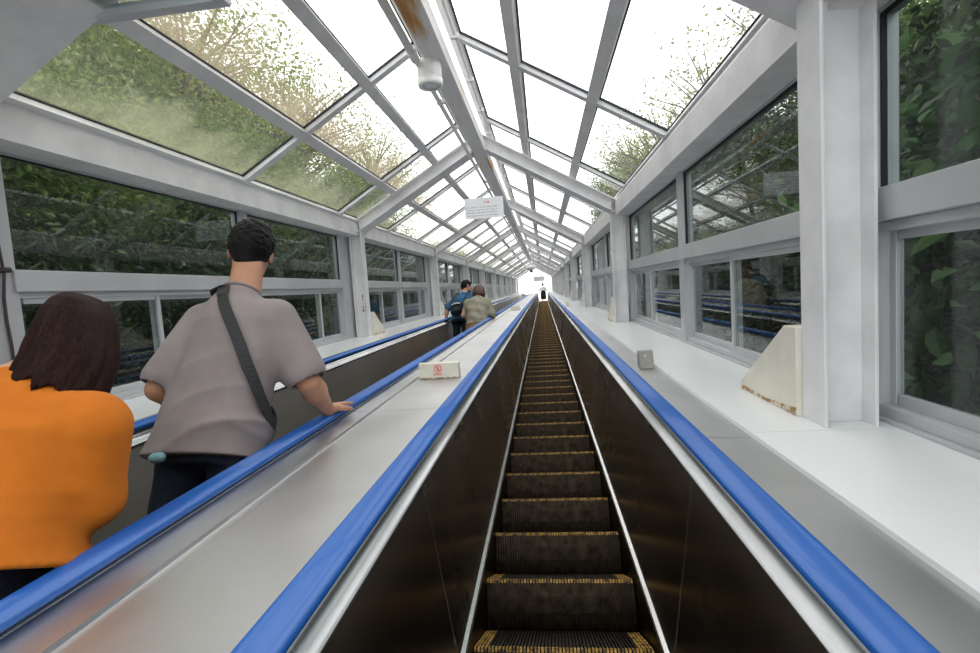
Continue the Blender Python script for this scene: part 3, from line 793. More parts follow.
def lean_warp(lx, ly, z0, yaw=0, neck=(0, 0, 9), roll=0):
    def w(P):
        P = P.copy(); t = np.clip((P[:, 2] - neck[2])/.09, 0, 1)*math.radians(yaw)
        x, y = P[:, 0] - neck[0], P[:, 1] - neck[1]; c, s = np.cos(t), np.sin(t)
        P[:, 0] = neck[0] + x*c - y*s; P[:, 1] = neck[1] + x*s + y*c
        P[:, 0] += roll*np.maximum(0, P[:, 2] - neck[2])
        t = np.maximum(0, P[:, 2]-z0); P[:, 0] += lx*t; P[:, 1] += ly*t; return P
    return w

def part(name, me, root, label=None):
    o = bpy.data.objects.new(name, me); link(o, root)
    if label: o['label'] = label
    return o

def shoes(root, D, mt='shoe'):
    an = D['ankle']
    for sd in (-1, 1):
        f = Field((sd*an[0]-.07, an[1]-.12, -.02), (sd*an[0]+.07, an[1]+.24, .16), .006)
        f.cone((sd*an[0], an[1]-.045, .045), (sd*an[0]*1.1, an[1]+.13, .036), .046, .040, .02)
        f.cone((sd*an[0], an[1]-.03, .05), (sd*an[0], an[1]-.02, .10), .045, .042, .02)
        f.put(lambda x, y, z: (.0 - z) + 0*x + 0*y, (-9, -9, -.05), (9, 9, .2), .004, 'c2') if False else None
        F = f.F; zz = f.ax[2][None, None, :]; f.F = np.maximum(F, (0.001 - zz).astype(np.float32))
        part('shoe', f.mesh('shoe', [mt]), root)

def eyes(root, D, warp):
    hx, hy, hz = D['head']; q = D.get('hs', 1.0)
    for sd in (-1, 1):
        b = MB(); c = np.array([[hx+sd*.031*q, hy+.077*q, hz+.006*q]]); c = (warp(c) if warp else c)[0]
        b.lathe([(.001, -.0115), (.006, -.0098), (.0105, -.005), (.0118, 0), (.0105, .005), (.006, .0098), (.001, .0115)], tuple(c), 12)
        part('eye', b.mesh('eye', ['eye']), root)

def trousers(root, D, mt, warp, waist, hem=.07, rx=.165, ry=.125, h=.008, name='trousers', skirt=None):
    s = D.get('s', 1); hip, kn, an = D['hip'], D['knee'], D['ankle']
    f = Field((-.32, -.3, hem-.03), (.32, .35, waist+.04), h)
    fold = lambda x, y, z: .003*np.sin(z*70 + x*25) * (z < hip[2]-.1)
    if skirt:
        f.loft([(skirt, 0, 0, rx*1.15, ry*1.2), (hip[2], 0, 0, rx, ry), (waist, 0, 0, rx*.86, ry*.9)], .02, fold=lambda x, y, z: .006*np.sin(30*np.arctan2(y, x+1e-5)/2)*(waist-z))
    else:
        f.loft([(hip[2]-.09, 0, -.005, rx*.95, ry*1.02), (hip[2]+.02, 0, -.008, rx, ry*1.05), (waist, 0, 0, rx*.92, ry*.95)], .02)
        for sd in (-1, 1):
            f.cone((sd*hip[0], hip[1], hip[2]-.03), (sd*kn[0], kn[1], kn[2]), .080*s, .066*s, .03)
            f.cone((sd*kn[0], kn[1], kn[2]), (sd*an[0], an[1], hem), .068*s, .055*s, .02)
    part(name, f.mesh(name, [mt], warp), root)

def place(name_label, x, Yw, Zf, yaw, cat='person'):
    o = empty('person', (x, Yw, Zf), slope=False, rot=Matrix.Rotation(yaw, 4, 'Z')); tag(o, name_label, cat); return o

def esc_nosing(k): return (1.387 + RUN*k, (( 1.387 + RUN*k)*math.tan(TH) - 1.195/CT))

# ---- the man in the grey T-shirt
ny, nz = esc_nosing(0)
man = place('man in mauve-grey T-shirt with a black cross strap, his hand on the blue handrail', -1.140, ny + .165, nz, 0)
D = dict(s=1.0, hip=(.09, .0, .93), knee=(.10, .03, .50), ankle=(.11, -.02, .08), sh=(.15, 0, 1.415), head=(-.03, .035, 1.695), hs=.98, ar=1.05,
         armR=((.155, 0, 1.375), (.268, .08, 1.15), (.236, .325, 1.107), (.12, 1, .52), (.1, .45, -1), -1, .12),
         armL=((-.155, 0, 1.375), (-.222, -.04, 1.11), (-.13, .16, 1.05), (.6, .8, -.1), (.4, -.2, -.8), 1, .5))
W = lean_warp(.012, .0, .9, 22, (-.02, .01, 1.52))
f = Field((-.42, -.28, -.02), (.48, .56, 1.86), .0065); person_body(f, D); part('body', f.mesh('body', ['skin_tan'], W), man); eyes(man, D, W)
trousers(man, D, 'navy', W, .91, rx=.148, ry=.122); shoes(man, D)
def ridge(u): return (1 - np.abs(np.sin(u)))**2
def mfold(x, y, z):
    a = np.clip((1.34 - z)*3.5, 0, 1); lo = np.clip((1.16 - z)*5, 0, 1)
    n1 = np.sin(9*x + 4*z + 1.3); n2 = np.sin(13*x - 7*z)
    return -(.014*ridge(15*(.75*z - .80*x) + 1.0*n1)*a*(.55 + .45*n2) + .009*ridge(13*(z + .95*x) + .8*n2 + .6)*lo*(.6 + .4*n1)
             + .006*ridge(27*(.7*z - .75*x) + 1.5*n1)*a + .004*np.sin(27*x + 6*z)*np.clip((z - 1.2)*6, 0, 1)) + .004*a
f = Field((-.43, -.27, .80), (.45, .3, 1.60), .006)
f.loft([(.865, -.012, .0, .190, .164), (.95, -.008, .0, .182, .158), (1.10, -.002, .0, .164, .138), (1.24, 0, .0, .164, .132), (1.34, 0, -.004, .163, .124), (1.405, 0, -.008, .140, .104), (1.455, -.006, -.014, .095, .080), (1.492, -.010, -.012, .066, .066)], .02, fold=mfold, p=2.25)
for sd, el in ((1, (.268, .08, 1.15)), (-1, (-.222, -.04, 1.11))):
    shp = np.array((sd*.146, 0, 1.378)); e = np.array(el); end = shp + (e-shp)*.84
    f.cone(shp, end, .072, .078, .05)
    ax = (e-shp)/np.linalg.norm(e-shp)
    f.cone(end + ax*.03, end + ax*.2, .060, .085, .006, 'c')
sl = f.mesh('tee_shirt', ['grey_tee'], W); part('tee_shirt', sl, man)
# neckline rib
rb = MB(); prof = []
for i in range(28):
    a = 2*math.pi*i/28; prof.append((.067*math.cos(a) - .003, -.014 + .067*math.sin(a), 1.490 + .010*(-math.sin(a)) - .004))
rb.tube(prof + [prof[0]], .0065, 8); part('neck_rib', rb.mesh('neck_rib', ['grey_tee']), man)
# hair
f = Field((-.12, -.16, 1.58), (.12, .16, 1.84), .005)
hx, hy, hz = D['head']
hn = lambda x, y, z: .0045*np.sin(120*x + 6*np.sin(50*y))*np.sin(110*y + 5*np.sin(60*z))
f.ell((hx, hy-.022, hz+.030), (.0865, .100, .103), .02)
f.cone((hx, hy-.05, hz-.02), (hx, hy-.048, hz-.062), .062, .045, .03)
f.ell((hx, hy+.12, hz-.02), (.075, .075, .075), .015, 'c')
for sd in (-1, 1): f.ell((hx+sd*.092, hy+.012, hz-.035), (.022, .042, .048), .01, 'c')
g = np.meshgrid(*f.ax, indexing='ij', sparse=True); f.F += hn(*g).astype(np.float32)*(g[2] > hz-.03)
part('hair', f.mesh('hair', ['hair_black'], W), man)

# strap of a cross-body bag, following the shirt's back and front
bag = empty('crossbody_bag', (-1.140, ny + .165, nz), slope=False); tag(bag, 'black cross-body bag strap running from shoulder to hip over the grey T-shirt', 'bag')
def torso(z, th, off):
    Z = [.865, .95, 1.10, 1.24, 1.34, 1.405, 1.455, 1.492]
    rx = np.interp(z, Z, [.186, .178, .164, .166, .168, .140, .095, .07])*1.0 + off; ry = np.interp(z, Z, [.160, .154, .138, .132, .124, .104, .08, .068]) + off
    cy = np.interp(z, Z, [0, 0, 0, 0, -.004, -.008, -.014, -.014])
    c, s_ = math.cos(th), math.sin(th); k = (abs(c)**2.25 + abs(s_)**2.25)**(-1/2.25)
    return Vector((rx*k*c + .012*(z-.9), cy + ry*k*s_, z))
keys = [(1.478, -104), (1.445, -96), (1.385, -84), (1.28, -64), (1.16, -42), (1.06, -18), (1.0, 5), (.99, 30), (1.07, 60), (1.22, 95), (1.365, 122), (1.45, 150), (1.478, 190), (1.470, 242)]
zs = [k[0] for k in keys]; ths = [k[1] for k in keys]
ring = []
for i in range(84):
    u = (len(keys)-1)*i/84; a = int(u); t = u - a
    ring.append(torso(zs[a]*(1-t) + zs[a+1]*t, math.radians(ths[a]*(1-t) + ths[a+1]*t), .013))
b = MB(); N2 = len(ring); vs = []
for i in range(N2):
    p = ring[i]; t = (ring[(i+1) % N2] - ring[i-1]).normalized(); nrm = Vector((p.x - .012*(p.z-.9), p.y*1.5, 0)).normalized()
    if p.z > 1.43: nrm = (nrm + Vector((0, 0, 1.6))).normalized()
    wv = t.cross(nrm).normalized(); nrm = wv.cross(t).normalized()
    for o1, o2 in ((-.019, -.002), (.019, -.002), (.019, .002), (-.019, .002)): vs.append(p + wv*o1 + nrm*o2)
fs_ = []
for i in range(N2):
    j = (i+1) % N2
    for a in range(4):
        c = (a+1) % 4; fs_.append((i*4+a, i*4+c, j*4+c, j*4+a))
b.add(vs, fs_, 0, False); part('strap', b.mesh('strap', ['strap']), bag)
f = Field((-.14, .12, .86), (.10, .32, 1.10), .006); f.cone((-.02, .225, .95), (-.02, .225, 1.01), .045, .045, .02, sq=(1.5, .7, 1)); part('pouch', f.mesh('pouch', ['strap']), bag)
pk = empty('pocket_pouch', (-1.140, ny + .165, nz), slope=False); tag(pk, 'small pale teal item poking out of the navy back trouser pocket', 'pouch')
f = Field((-.17, -.24, .80), (-.02, -.10, .92), .005); f.cone((-.062, -.164, .850), (-.040, -.166, .852), .016, .016, .01); part('fabric', f.mesh('fabric', ['teal']), pk)

# ---- the woman in orange
ny, nz = esc_nosing(-2)
wom = place('woman with shoulder-length dark brown hair in an orange top, standing on the lower step', -1.115, ny + .20, nz, 0)
D = dict(s=.92, hip=(.08, 0, .83), knee=(.085, .03, .45), ankle=(.09, -.02, .08), sh=(.16, 0, 1.285), head=(.085, .05, 1.465), hs=.90, ar=.84, hand=.86,
         armR=((.170, 0, 1.22), (.158, .085, 1.07), (.03, .20, 1.09), (-.35, .1, 1), (0, -1, 0), -1, .4),
         armL=((-.165, 0, 1.235), (-.26, .02, 1.03), (-.10, .19, 1.08), (.35, .1, 1), (0, -1, 0), 1, .4))
W = lean_warp(-.21, .10, .85, 14, (.06, .03, 1.28), -.08)
f = Field((-.38, -.26, -.02), (.38, .46, 1.62), .007); person_body(f, D); part('body', f.mesh('body', ['skin'], W), wom); eyes(wom, D, W)
trousers(wom, D, 'navy', W, .97, rx=.140, ry=.130); shoes(wom, D)
def wfold(x, y, z):
    n1 = np.sin(8*x + 5*z); lo = np.clip((1.16 - z)*4, 0, 1)
    return -(.010*ridge(15*(z + .65*x) + n1)*lo*(x < .3) + .007*ridge(19*(z - .55*x) + .9 + n1)*lo + .005*ridge(22*(z - .45*np.abs(x)) + .8*n1)) + .004
f = Field((-.42, -.28, .70), (.42, .32, 1.40), .006)
f.loft([(.935, .012, .0, .192, .156), (1.0, .010, 0, .184, .150), (1.10, .006, 0, .184, .14), (1.19, .004, -.004, .205, .128), (1.25, .006, -.006, .190, .106), (1.30, .02, -.008, .125, .082), (1.34, .045, 0, .075, .066)], .02, fold=wfold)
for sd, el in ((1, (.158, .085, 1.07)), (-1, (-.26, .02, 1.03))):
    shp = np.array((sd*(.205 if sd > 0 else .19), 0, 1.212)); e = np.array(el); end = shp + (e-shp)*1.0
    f.cone(shp, end, .076, .058, .04)
    f.cone(e, e + (np.array((sd*.02, .22, 1.10))-e)*.7, .056, .052, .03)
part('top', f.mesh('top', ['orange'], W), wom)
hx, hy, hz = D['head']
f = Field((-.22, -.2, 1.22), (.26, .26, 1.62), .005)
rag = lambda x, y: .016*np.sin(70*x + 3*np.sin(31*y)) + .012*np.sin(47*y + 5*x) + .008*np.sin(160*x) + .10*(x-hx)*(x > hx+.06)
strand = lambda x, y, z: np.clip((1.53-z)*8, 0, 1)*(.0022*np.sin(9*np.arctan2(y-hy, x-hx)*2 + 3*np.sin(6*z)) + .0014*np.sin(40*np.arctan2(y-hy, x-hx) + 5*z))
f.loft([(1.285, hx+.004, hy-.045, .088, .092), (1.33, hx+.002, hy-.034, .090, .102), (1.39, hx, hy-.022, .089, .110), (1.45, hx, hy-.015, .081, .110), (1.50, hx, hy-.012, .075, .104), (1.535, hx, hy-.012, .064, .088), (1.56, hx, hy-.012, .055, .062), (1.576, hx, hy-.012, .015, .018)], .02, p=2.0, fold=strand, ragged=rag)
f.ell((hx, hy+.135, hz-.03), (.070, .085, .115), .02, 'c')
f.cone((hx, hy+.03, 1.20), (hx, hy+.02, 1.37), .075, .06, .02, 'c')
part('hair', f.mesh('hair', ['hair_brown'], W), wom)

# ---- the pair farther up
ny, nz = esc_nosing(19)
m2 = place('man in a blue shirt looking sideways, standing higher up left of the khaki jacket', -1.50, ny + .12, nz, math.radians(-18))
D = dict(s=.92, hip=(.085, 0, .84), knee=(.09, .03, .46), ankle=(.10, -.02, .08), sh=(.175, 0, 1.315), head=(.0, .03, 1.525), hs=.97, ar=.9, hand=.9,
         armL=((-.185, 0, 1.30), (-.27, -.09, 1.06), (-.285, -.05, .86), (.0, .3, -.9), (.8, .2, 0), -1, .3),
         armR=((.185, 0, 1.30), (.24, .03, 1.04), (.12, .2, 1.0), (-.3, 1, .2), (-.6, 0, -.5), -1, .5))
W = lean_warp(.10, .05, .85, -42, (0, .01, 1.36))
f = Field((-.42, -.28, -.02), (.4, .46, 1.68), .009); person_body(f, D); part('body', f.mesh('body', ['skin_tan'], W), m2); eyes(m2, D, W)
trousers(m2, D, 'navy', W, .94, h=.01); shoes(m2, D)
f = Field((-.40, -.26, .76), (.4, .28, 1.45), .009)
f.loft([(.80, 0, 0, .19, .145), (.95, 0, 0, .185, .14), (1.12, 0, 0, .19, .132), (1.24, 0, 0, .192, .125), (1.30, 0, 0, .165, .10), (1.345, 0, -.01, .09, .07), (1.365, 0, -.01, .064, .06)], .02, fold=lambda x, y, z: .004*np.sin(45*z + 12*x))
for sd, el in ((1, (.24, .03, 1.04)), (-1, (-.27, -.09, 1.06))):
    shp = np.array((sd*.165, 0, 1.285)); e = np.array(el); f.cone(shp, shp + (e-shp)*.85, .075, .07, .05)
part('shirt', f.mesh('shirt', ['blue_shirt'], W), m2)
cr = MB(); pr = [(.068*math.cos(2*math.pi*i/20) + .05, -.01 + .068*math.sin(2*math.pi*i/20) + .02, 1.372) for i in range(21)]
cr.tube(pr, .012, 8); part('collar', cr.mesh('collar', ['white_cloth']), m2)
hx, hy, hz = D['head']
f = Field((-.12, -.16, 1.40), (.12, .16, 1.68), .007)
f.ell((hx, hy-.022, hz+.032), (.086, .100, .102), .02); f.cone((hx, hy-.05, hz-.02), (hx, hy-.045, hz-.055), .06, .045, .03)
f.ell((hx, hy+.12, hz-.02), (.075, .075, .075), .015, 'c')
for sd in (-1, 1): f.ell((hx+sd*.092, hy+.012, hz-.035), (.022, .042, .048), .01, 'c')
part('hair', f.mesh('hair', ['hair_black'], W), m2)
bp = empty('backpack', (-1.50, ny + .12, nz), slope=False, rot=Matrix.Rotation(math.radians(-18), 4, 'Z')); tag(bp, 'dark backpack worn low by the blue-shirted man', 'backpack')
f = Field((-.2, -.42, .80), (.24, -.10, 1.25), .008); f.cone((.03, -.215, .90), (.045, -.205, 1.03), .070, .060, .03, sq=(1.7, 1, 1)); part('main_bag', f.mesh('main_bag', ['navy']), bp)
f = Field((-.2, -.42, .80), (.24, -.10, 1.15), .008); f.cone((.03, -.280, .89), (.035, -.275, .94), .03, .03, .02, sq=(2.6, 1, 1)); part('front_pocket', f.mesh('front_pocket', ['strap']), bp)
MB().tube([(-.05, -.302, 1.02), (.03, -.314, 1.025), (.11, -.302, 1.02)], .007, 6)
tr_ = MB().tube([(-.05, -.272, 1.03), (.03, -.277, 1.035), (.12, -.266, 1.03)], .010, 6); part('pale_trim', tr_.mesh('pale_trim', ['white_cloth']), bp)
for sx in (-.10, .15):
    s2 = MB().tube([(sx*.8, -.16, .90), (sx*1.05, -.19, 1.08), (sx + .03, -.165, 1.22), (sx + .04, -.08, 1.352), (sx + .04, .05, 1.36), (sx + .04, .15, 1.27)], .014, 6); part('strap', s2.mesh('strap', ['strap']), bp)

ny, nz = esc_nosing(17)
w2 = place('woman with reddish-brown bob in a khaki jacket leaning on the middle handrail', -1.115, ny + .22, nz, 0)
D = dict(s=.92, hip=(.08, 0, .83), knee=(.085, .03, .45), ankle=(.09, -.02, .08), sh=(.16, 0, 1.29), head=(.02, .03, 1.485), hs=.95, ar=.85, hand=.86,
         armR=((.175, 0, 1.27), (.245, .06, 1.05), (.225, .27, 1.06), (.1, 1, .4), (0, 0, -1), -1, .3),
         armL=((-.175, 0, 1.27), (-.25, .04, 1.03), (-.12, .2, 1.0), (.3, 1, .2), (.6, 0, -.5), 1, .5))
W = lean_warp(0, .06, .85)
f = Field((-.38, -.26, -.02), (.38, .50, 1.64), .009); person_body(f, D); part('body', f.mesh('body', ['skin'], W), w2); eyes(w2, D, W)
trousers(w2, D, 'brown_cloth', W, .93, rx=.185, ry=.145, h=.01, name='skirt', skirt=.45); shoes(w2, D)
f = Field((-.42, -.28, .74), (.42, .34, 1.42), .008)
f.loft([(.80, 0, 0, .185, .16), (.90, 0, 0, .18, .155), (1.02, 0, 0, .18, .155), (1.15, 0, 0, .19, .145), (1.23, 0, 0, .185, .13), (1.285, 0, -.006, .175, .105), (1.325, 0, -.006, .10, .08), (1.345, 0, 0, .075, .07)], .02, fold=lambda x, y, z: .006*np.sin(40*z + 9*x) + .004*np.sin(33*x + 20*z))
for sd, el in ((1, (.245, .06, 1.05)), (-1, (-.195, .08, 1.05))):
    shp = np.array((sd*.168, 0, 1.25)); e = np.array(el); f.cone(shp, e, .070, .060, .04)
    f.cone(e, e + (np.array((sd*.2, .25, 1.05)) - e)*.55, .062, .055, .03)
part('jacket', f.mesh('jacket', ['khaki'], W), w2)
hx, hy, hz = D['head']
f = Field((-.2, -.18, 1.28), (.24, .22, 1.63), .007)
f.loft([(1.375, hx, hy-.02, .108, .10), (1.42, hx, hy-.016, .114, .112), (1.48, hx, hy-.012, .108, .114), (1.54, hx, hy-.012, .092, .102), (1.58, hx, hy-.012, .062, .07), (1.605, hx, hy-.012, .012, .014)], .02, p=2.0, ragged=lambda x, y: .006*np.sin(80*x))
f.ell((hx, hy+.13, hz-.03), (.066, .08, .10), .02, 'c')
part('hair', f.mesh('hair', ['hair_red'], W), w2)

# ---- the rider at the far top of the near escalator
k = 98 - 1; yk = PH + PITCH*k; p0 = s2w((0, yk, -1.195))
m3 = place('distant person in a white top and dark skirt at the very top of the steps', .03, p0[1] + .16, p0[2], 0)
D = dict(s=.92, hip=(.085, 0, .84), knee=(.09, .03, .46), ankle=(.09, -.02, .08), sh=(.165, 0, 1.33), head=(0, .02, 1.54), hs=.97, ar=.9, hand=.9,
         armR=((.185, 0, 1.30), (.27, .0, 1.05), (.24, .1, .82), (0, .3, -1), (-1, 0, 0), -1, .3),
         armL=((-.185, 0, 1.30), (-.27, .0, 1.05), (-.24, .1, .82), (0, .3, -1), (1, 0, 0), 1, .3))
f = Field((-.38, -.26, -.02), (.38, .36, 1.70), .012); person_body(f, D); part('body', f.mesh('body', ['skin']), m3)
trousers(m3, D, 'navy', None, .98, rx=.20, ry=.16, h=.012, name='skirt', skirt=.35); shoes(m3, D)
f = Field((-.38, -.26, .84), (.38, .28, 1.46), .012)
f.loft([(.90, 0, 0, .185, .14), (1.1, 0, 0, .18, .13), (1.25, 0, 0, .19, .125), (1.31, 0, 0, .17, .10), (1.36, 0, -.01, .08, .07)], .02)
for sd in (-1, 1): f.cone((sd*.165, 0, 1.29), (sd*.235, 0, 1.14), .075, .07, .05)
part('shirt', f.mesh('shirt', ['white_cloth']), m3)
f = Field((-.12, -.16, 1.42), (.12, .16, 1.70), .012); f.ell((0, 0, 1.57), (.09, .10, .105), .02); f.cone((0, -.05, 1.53), (0, -.045, 1.47), .06, .05, .03); f.ell((0, .12, 1.52), (.075, .075, .075), .015, 'c')
part('hair', f.mesh('hair', ['hair_black']), m3)

# ------------------------------------------------------------------ the wooded slope outside
def leaf_mesh(name, centres, size, mt, big=False, droop=.0, upness=.35):
    """one mesh of separate leaves; each leaf a folded blade"""
    n = len(centres); c = np.asarray(centres)
    d = rng.normal(size=(n, 3)); d[:, 2] = d[:, 2]*.6 - droop; d /= np.linalg.norm(d, axis=1)[:, None]
    up = rng.normal(size=(n, 3)) + np.array([0, 0, upness*3]); s = np.cross(d, up); s /= np.linalg.norm(s, axis=1)[:, None] + 1e-9
    nn = np.cross(s, d)
    L = size*(.6 + .8*rng.random(n))[:, None]
    if big:
        prof = [(0, 0), (.22, .26), (.5, .34), (.78, .22), (1, 0)]
        V = []; 
        for t, w_ in prof:
            cen = c + d*L*t - np.array([0, 0, 1])*(L*.25*t*t)
            if w_ == 0: V.append(cen)
            else: V += [cen - s*L*w_ + nn*L*.10, cen, cen + s*L*w_ + nn*L*.10]
        V = np.stack(V, 1).reshape(-1, 3); k = 11
        F = [(0, 2, 1), (0, 3, 2), (1, 2, 5, 4), (2, 3, 6, 5), (4, 5, 8, 7), (5, 6, 9, 8), (7, 8, 10), (8, 9, 10)]
        fs = [tuple(i*k + q for q in f) for i in range(n) for f in F]
    else:
        a = c; b1 = c + d*L*.45 - s*L*.27 + nn*L*.08; b2 = c + d*L*.45 + s*L*.27 + nn*L*.08; e = c + d*L
        V = np.stack([a, b1, e, b2], 1).reshape(-1, 3)
        fs = [q for i in range(n) for q in ((4*i, 4*i+1, 4*i+2), (4*i, 4*i+2, 4*i+3))]
    me = bpy.data.meshes.new(name); me.from_pydata(V.tolist(), [], fs); me.materials.append(M[mt]); me.update()
    return me

def clusters(n, k, rad, lo, hi, spread):
    """n leaf positions round k twig ends inside an ellipsoid rad centred at (0,0,lo..hi)"""
    u = rng.normal(size=(k, 3)); u /= np.linalg.norm(u, axis=1)[:, None]; r = rng.random(k)[:, None]**.45
    cc = u*r*np.array(rad) + np.array([0, 0, (lo+hi)/2])
    idx = rng.integers(0, k, n)
    return cc[idx] + rng.normal(size=(n, 3))*spread, cc

def tree(name, n, k, rad, lo, hi, spread, size, mt='leaf', trunk_r=.10, big=False):
    r = empty(name, (0, 0, 0), slope=False)
    P, cc = clusters(n, k, rad, lo, hi, spread)
    o = bpy.data.objects.new('crown', leaf_mesh('crown', P, size, mt, big)); link(o, r)
    b = MB(); top = (lo+hi)/2 + rad[2]*.5
    sway = [(0, 0, -.6)] + [(.12*math.sin(t*2.1 + n), .1*math.cos(t*1.7 + n), top*t/5) for t in range(1, 6)]
    b.tube(sway, [trunk_r*(1 - .13*i) for i in range(6)], 9)
    for i in rng.choice(k, min(k, 60), replace=False):
        e = Vector(cc[i]); t = max(.25, min(.95, (e.z - .5)/top - .12)); j = t*5; a = int(min(4, j)); p = Vector(sway[a]).lerp(Vector(sway[a+1]), j - a)
        m = p.lerp(e, .5) + Vector((0, 0, .12)); b.tube([p, m, e], [trunk_r*.32, trunk_r*.2, .008], 5)
    b.build('trunk', ['bark'], r).matrix_local = Matrix.Identity(4)
    return r

def bank(side):
    # ground beside the tunnel rising outward, as wide steps of soil
    s = 1 if side == 'right' else -1
    x0 = (XR + .12) if s > 0 else (XL - .12)
    prof = [(0, -1.5), (1.2, -1.25), (3, -.7), (6, .5), (11, 2.6), (22, 6.0), (40, 9.0)] if s < 0 else [(0, -1.4), (1.0, -1.1), (3, -.4), (6, .6), (11, 1.8), (22, 4.5), (40, 7.0)]
    b = MB(); ys = np.linspace(-14, 90, 53); vs = []
    for y in ys:
        for (dx, z) in prof: vs.append((x0 + s*dx, y, z + .12*math.sin(y*.9 + dx*2) * (dx > 0) + .3*math.sin(y*.23 + dx)*(dx > 3)))
    n = len(prof); fs = []
    for i in range(len(ys)-1):
        for j in range(n-1): fs.append((i*n+j, i*n+j+1, (i+1)*n+j+1, (i+1)*n+j))
    b.add(vs, fs, 0, True); o = b.build('ground_bank_' + side, ['soil']); struct(o)
    def gz(x):
        dx = abs(x - x0); return float(np.interp(dx, [p[0] for p in prof], [p[1] for p in prof]))
    return gz
gL, gR = bank('left'), bank('right')

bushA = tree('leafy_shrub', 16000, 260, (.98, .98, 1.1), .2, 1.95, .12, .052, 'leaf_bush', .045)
treeA = tree('broadleaf_tree', 30000, 600, (2.1, 2.1, 2.2), 2.2, 6.0, .24, .10, 'leaf', .15)
treeB = tree('broadleaf_tree', 5200, 300, (2.4, 2.4, 2.0), 3.4, 7.4, .26, .09, 'leaf_overexposed', .12)
treeC = tree('broadleaf_tree', 1500, 120, (1.7, 1.7, 1.6), 3.4, 6.6, .22, .085, 'leaf_overexposed', .08)
plantA = tree('large_leaved_plant', 1300, 90, (.75, .75, 1.15), .3, 2.4, .17, .125, 'leaf_big', .03, True)
protos = {'bush': bushA, 'A': treeA, 'B': treeB, 'C': treeC, 'plant': plantA}; used = set()
RT = random.Random(11)
def grow(kind, x, y, g, label, group, sc=1.0, cat='tree', z=None):
    zz = g(x) if z is None else z
    p = s2w((x, y, zz)); mw = Matrix.Translation(p) @ Matrix.Rotation(RT.uniform(0, 6.28), 4, 'Z') @ Matrix.Diagonal((sc*RT.uniform(.92, 1.08), sc*RT.uniform(.92, 1.08), sc, 1))
    src = protos[kind]
    if kind not in used:
        used.add(kind); o = src; o.matrix_world = mw
    else: o = dup(src, mw)
    o['label'] = label; o['category'] = cat
    if group: o['group'] = group
    elif 'group' in o: del o['group']
    return o
# left: a dense belt against the glass, then trees behind
y = -1.5; k = 0
while y < 40:
    near = y < 9
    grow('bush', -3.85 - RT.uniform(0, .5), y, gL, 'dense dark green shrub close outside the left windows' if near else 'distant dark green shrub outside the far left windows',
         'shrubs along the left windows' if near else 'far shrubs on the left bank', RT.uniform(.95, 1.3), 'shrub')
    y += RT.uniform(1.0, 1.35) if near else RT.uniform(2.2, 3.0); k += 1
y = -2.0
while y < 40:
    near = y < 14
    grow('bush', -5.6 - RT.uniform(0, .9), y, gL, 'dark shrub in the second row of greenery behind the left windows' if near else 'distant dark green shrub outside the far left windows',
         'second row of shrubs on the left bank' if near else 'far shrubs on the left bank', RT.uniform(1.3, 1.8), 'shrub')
    y += RT.uniform(1.4, 1.9) if near else RT.uniform(3, 4)
for (x, y, kd, sc) in [(-4.7, 2.9, 'A', .60), (-4.8, 5.3, 'A', .62), (-5.2, 1.2, 'A', .62), (-6.3, 4.6, 'A', .8), (-5.8, 7.6, 'A', .7), (-7.6, .2, 'A', .85), (-8.0, 7.5, 'A', .95), (-8.6, 11.5, 'A', .9), (-7.0, 15, 'A', .8), (-8.5, 20, 'A', .9)]:
    grow(kd, x, y, gL, 'leafy green tree with a full crown standing on the left bank', 'full-crowned trees on the left bank', sc)
for (x, y, kd, sc) in [(-6.4, 3.0, 'B', .95), (-6.0, 6.0, 'B', .92), (-9.5, 4.5, 'B', 1.25), (-6.2, 9.6, 'B', .95), (-9.0, 9.5, 'B', 1.2), (-7.5, 13, 'B', 1.1), (-7.0, 18, 'B', 1.1), (-9, 26, 'B', 1.2)]:
    grow(kd, x, y, gL, 'taller thin-leaved tree seen against white sky through the left roof glass', 'thin-leaved trees over the left roof', sc)
# right
y = -1.0
while y < 40:
    near = y < 9
    grow('bush', 2.75 + RT.uniform(0, .6), y, gR, 'dense green shrub close outside the right windows' if near else 'distant green shrub outside the far right windows',
         'shrubs along the right windows' if near else 'far shrubs on the right bank', RT.uniform(.95, 1.35), 'shrub')
    y += RT.uniform(1.1, 1.5) if near else RT.uniform(2.2, 3.0)
y = -1.0
while y < 40:
    near = y < 14
    grow('bush', 4.4 + RT.uniform(0, .9), y, gR, 'green shrub in the second row of greenery behind the right windows' if near else 'distant green shrub outside the far right windows',
         'second row of shrubs on the right bank' if near else 'far shrubs on the right bank', RT.uniform(1.3, 1.8), 'shrub')
    y += RT.uniform(1.4, 1.9) if near else RT.uniform(3, 4)
for (x, y, sc) in [(2.25, .95, .85), (2.45, 1.75, 1.0), (2.2, 2.4, .8)]:
    grow('plant', x, y, gR, 'large-leaved plant pressed close to the glass right of the big column', 'large-leaved plants by the near right window', sc, 'plant')
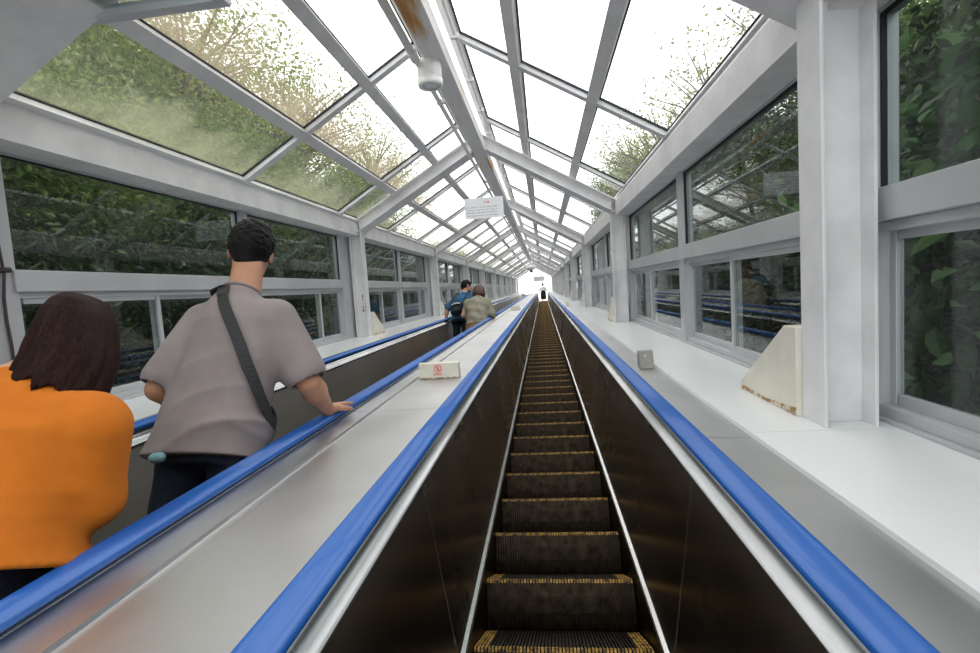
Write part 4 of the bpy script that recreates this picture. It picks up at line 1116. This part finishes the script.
for (x, y, kd, sc) in [(5.2, 2.5, 'A', .7), (4.6, 5.5, 'A', .55), (6.5, 8.5, 'A', .8), (6.0, 13, 'A', .7), (5.4, 19, 'A', .9), (5.6, 27, 'A', 1.25), (6.5, 34, 'A', 1.2)]:
    grow(kd, x, y, gR, 'leafy green tree with a full crown standing on the right bank', 'full-crowned trees on the right bank', sc)
for (x, y, kd, sc) in [(3.6, 5.5, 'C', .85), (3.4, 8.0, 'C', .9), (3.2, 10.8, 'C', .9), (3.7, 14.5, 'C', 1.0), (4.0, 18.5, 'C', 1.2)]:
    grow(kd, x, y, gR, 'sparse leafy tree reaching over the right roof glass', 'sparse trees over the right roof', sc)
# undergrowth covering the banks: one uncountable layer each side
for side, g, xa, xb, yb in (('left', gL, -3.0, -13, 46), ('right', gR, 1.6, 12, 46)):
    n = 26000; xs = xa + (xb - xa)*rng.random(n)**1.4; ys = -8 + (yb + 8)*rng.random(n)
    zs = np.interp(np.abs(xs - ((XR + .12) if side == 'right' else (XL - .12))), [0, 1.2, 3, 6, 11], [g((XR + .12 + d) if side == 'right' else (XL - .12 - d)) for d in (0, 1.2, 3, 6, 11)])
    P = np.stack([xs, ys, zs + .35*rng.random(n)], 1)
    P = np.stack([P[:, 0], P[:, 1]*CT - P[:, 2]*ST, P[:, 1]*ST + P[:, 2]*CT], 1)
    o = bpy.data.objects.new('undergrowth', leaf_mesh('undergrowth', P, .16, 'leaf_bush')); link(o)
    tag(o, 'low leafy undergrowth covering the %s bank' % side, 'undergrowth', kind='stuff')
# wooded hill closing the view
b = MB()
for s, x0 in ((-1, -16), (1, 17)):
    vs = []; fs = []; ys = np.linspace(-20, 110, 40); n = 8
    for y in ys:
        for j in range(n):
            vs.append((x0 + s*(j*2.2 + 1.2*math.sin(y*.5 + j)), y, (1.0 if s < 0 else .5) + (3.6 if s < 0 else 2.4)*math.sin(j/(n-1)*1.5)*1.4 + .5*math.sin(y*.7 + j*2)))
    for i in range(len(ys)-1):
        for j in range(n-1): fs.append((i*n+j, i*n+j+1, (i+1)*n+j+1, (i+1)*n+j))
    b.add(vs, fs, 0, True)
struct(b.build('hill', ['hill']))
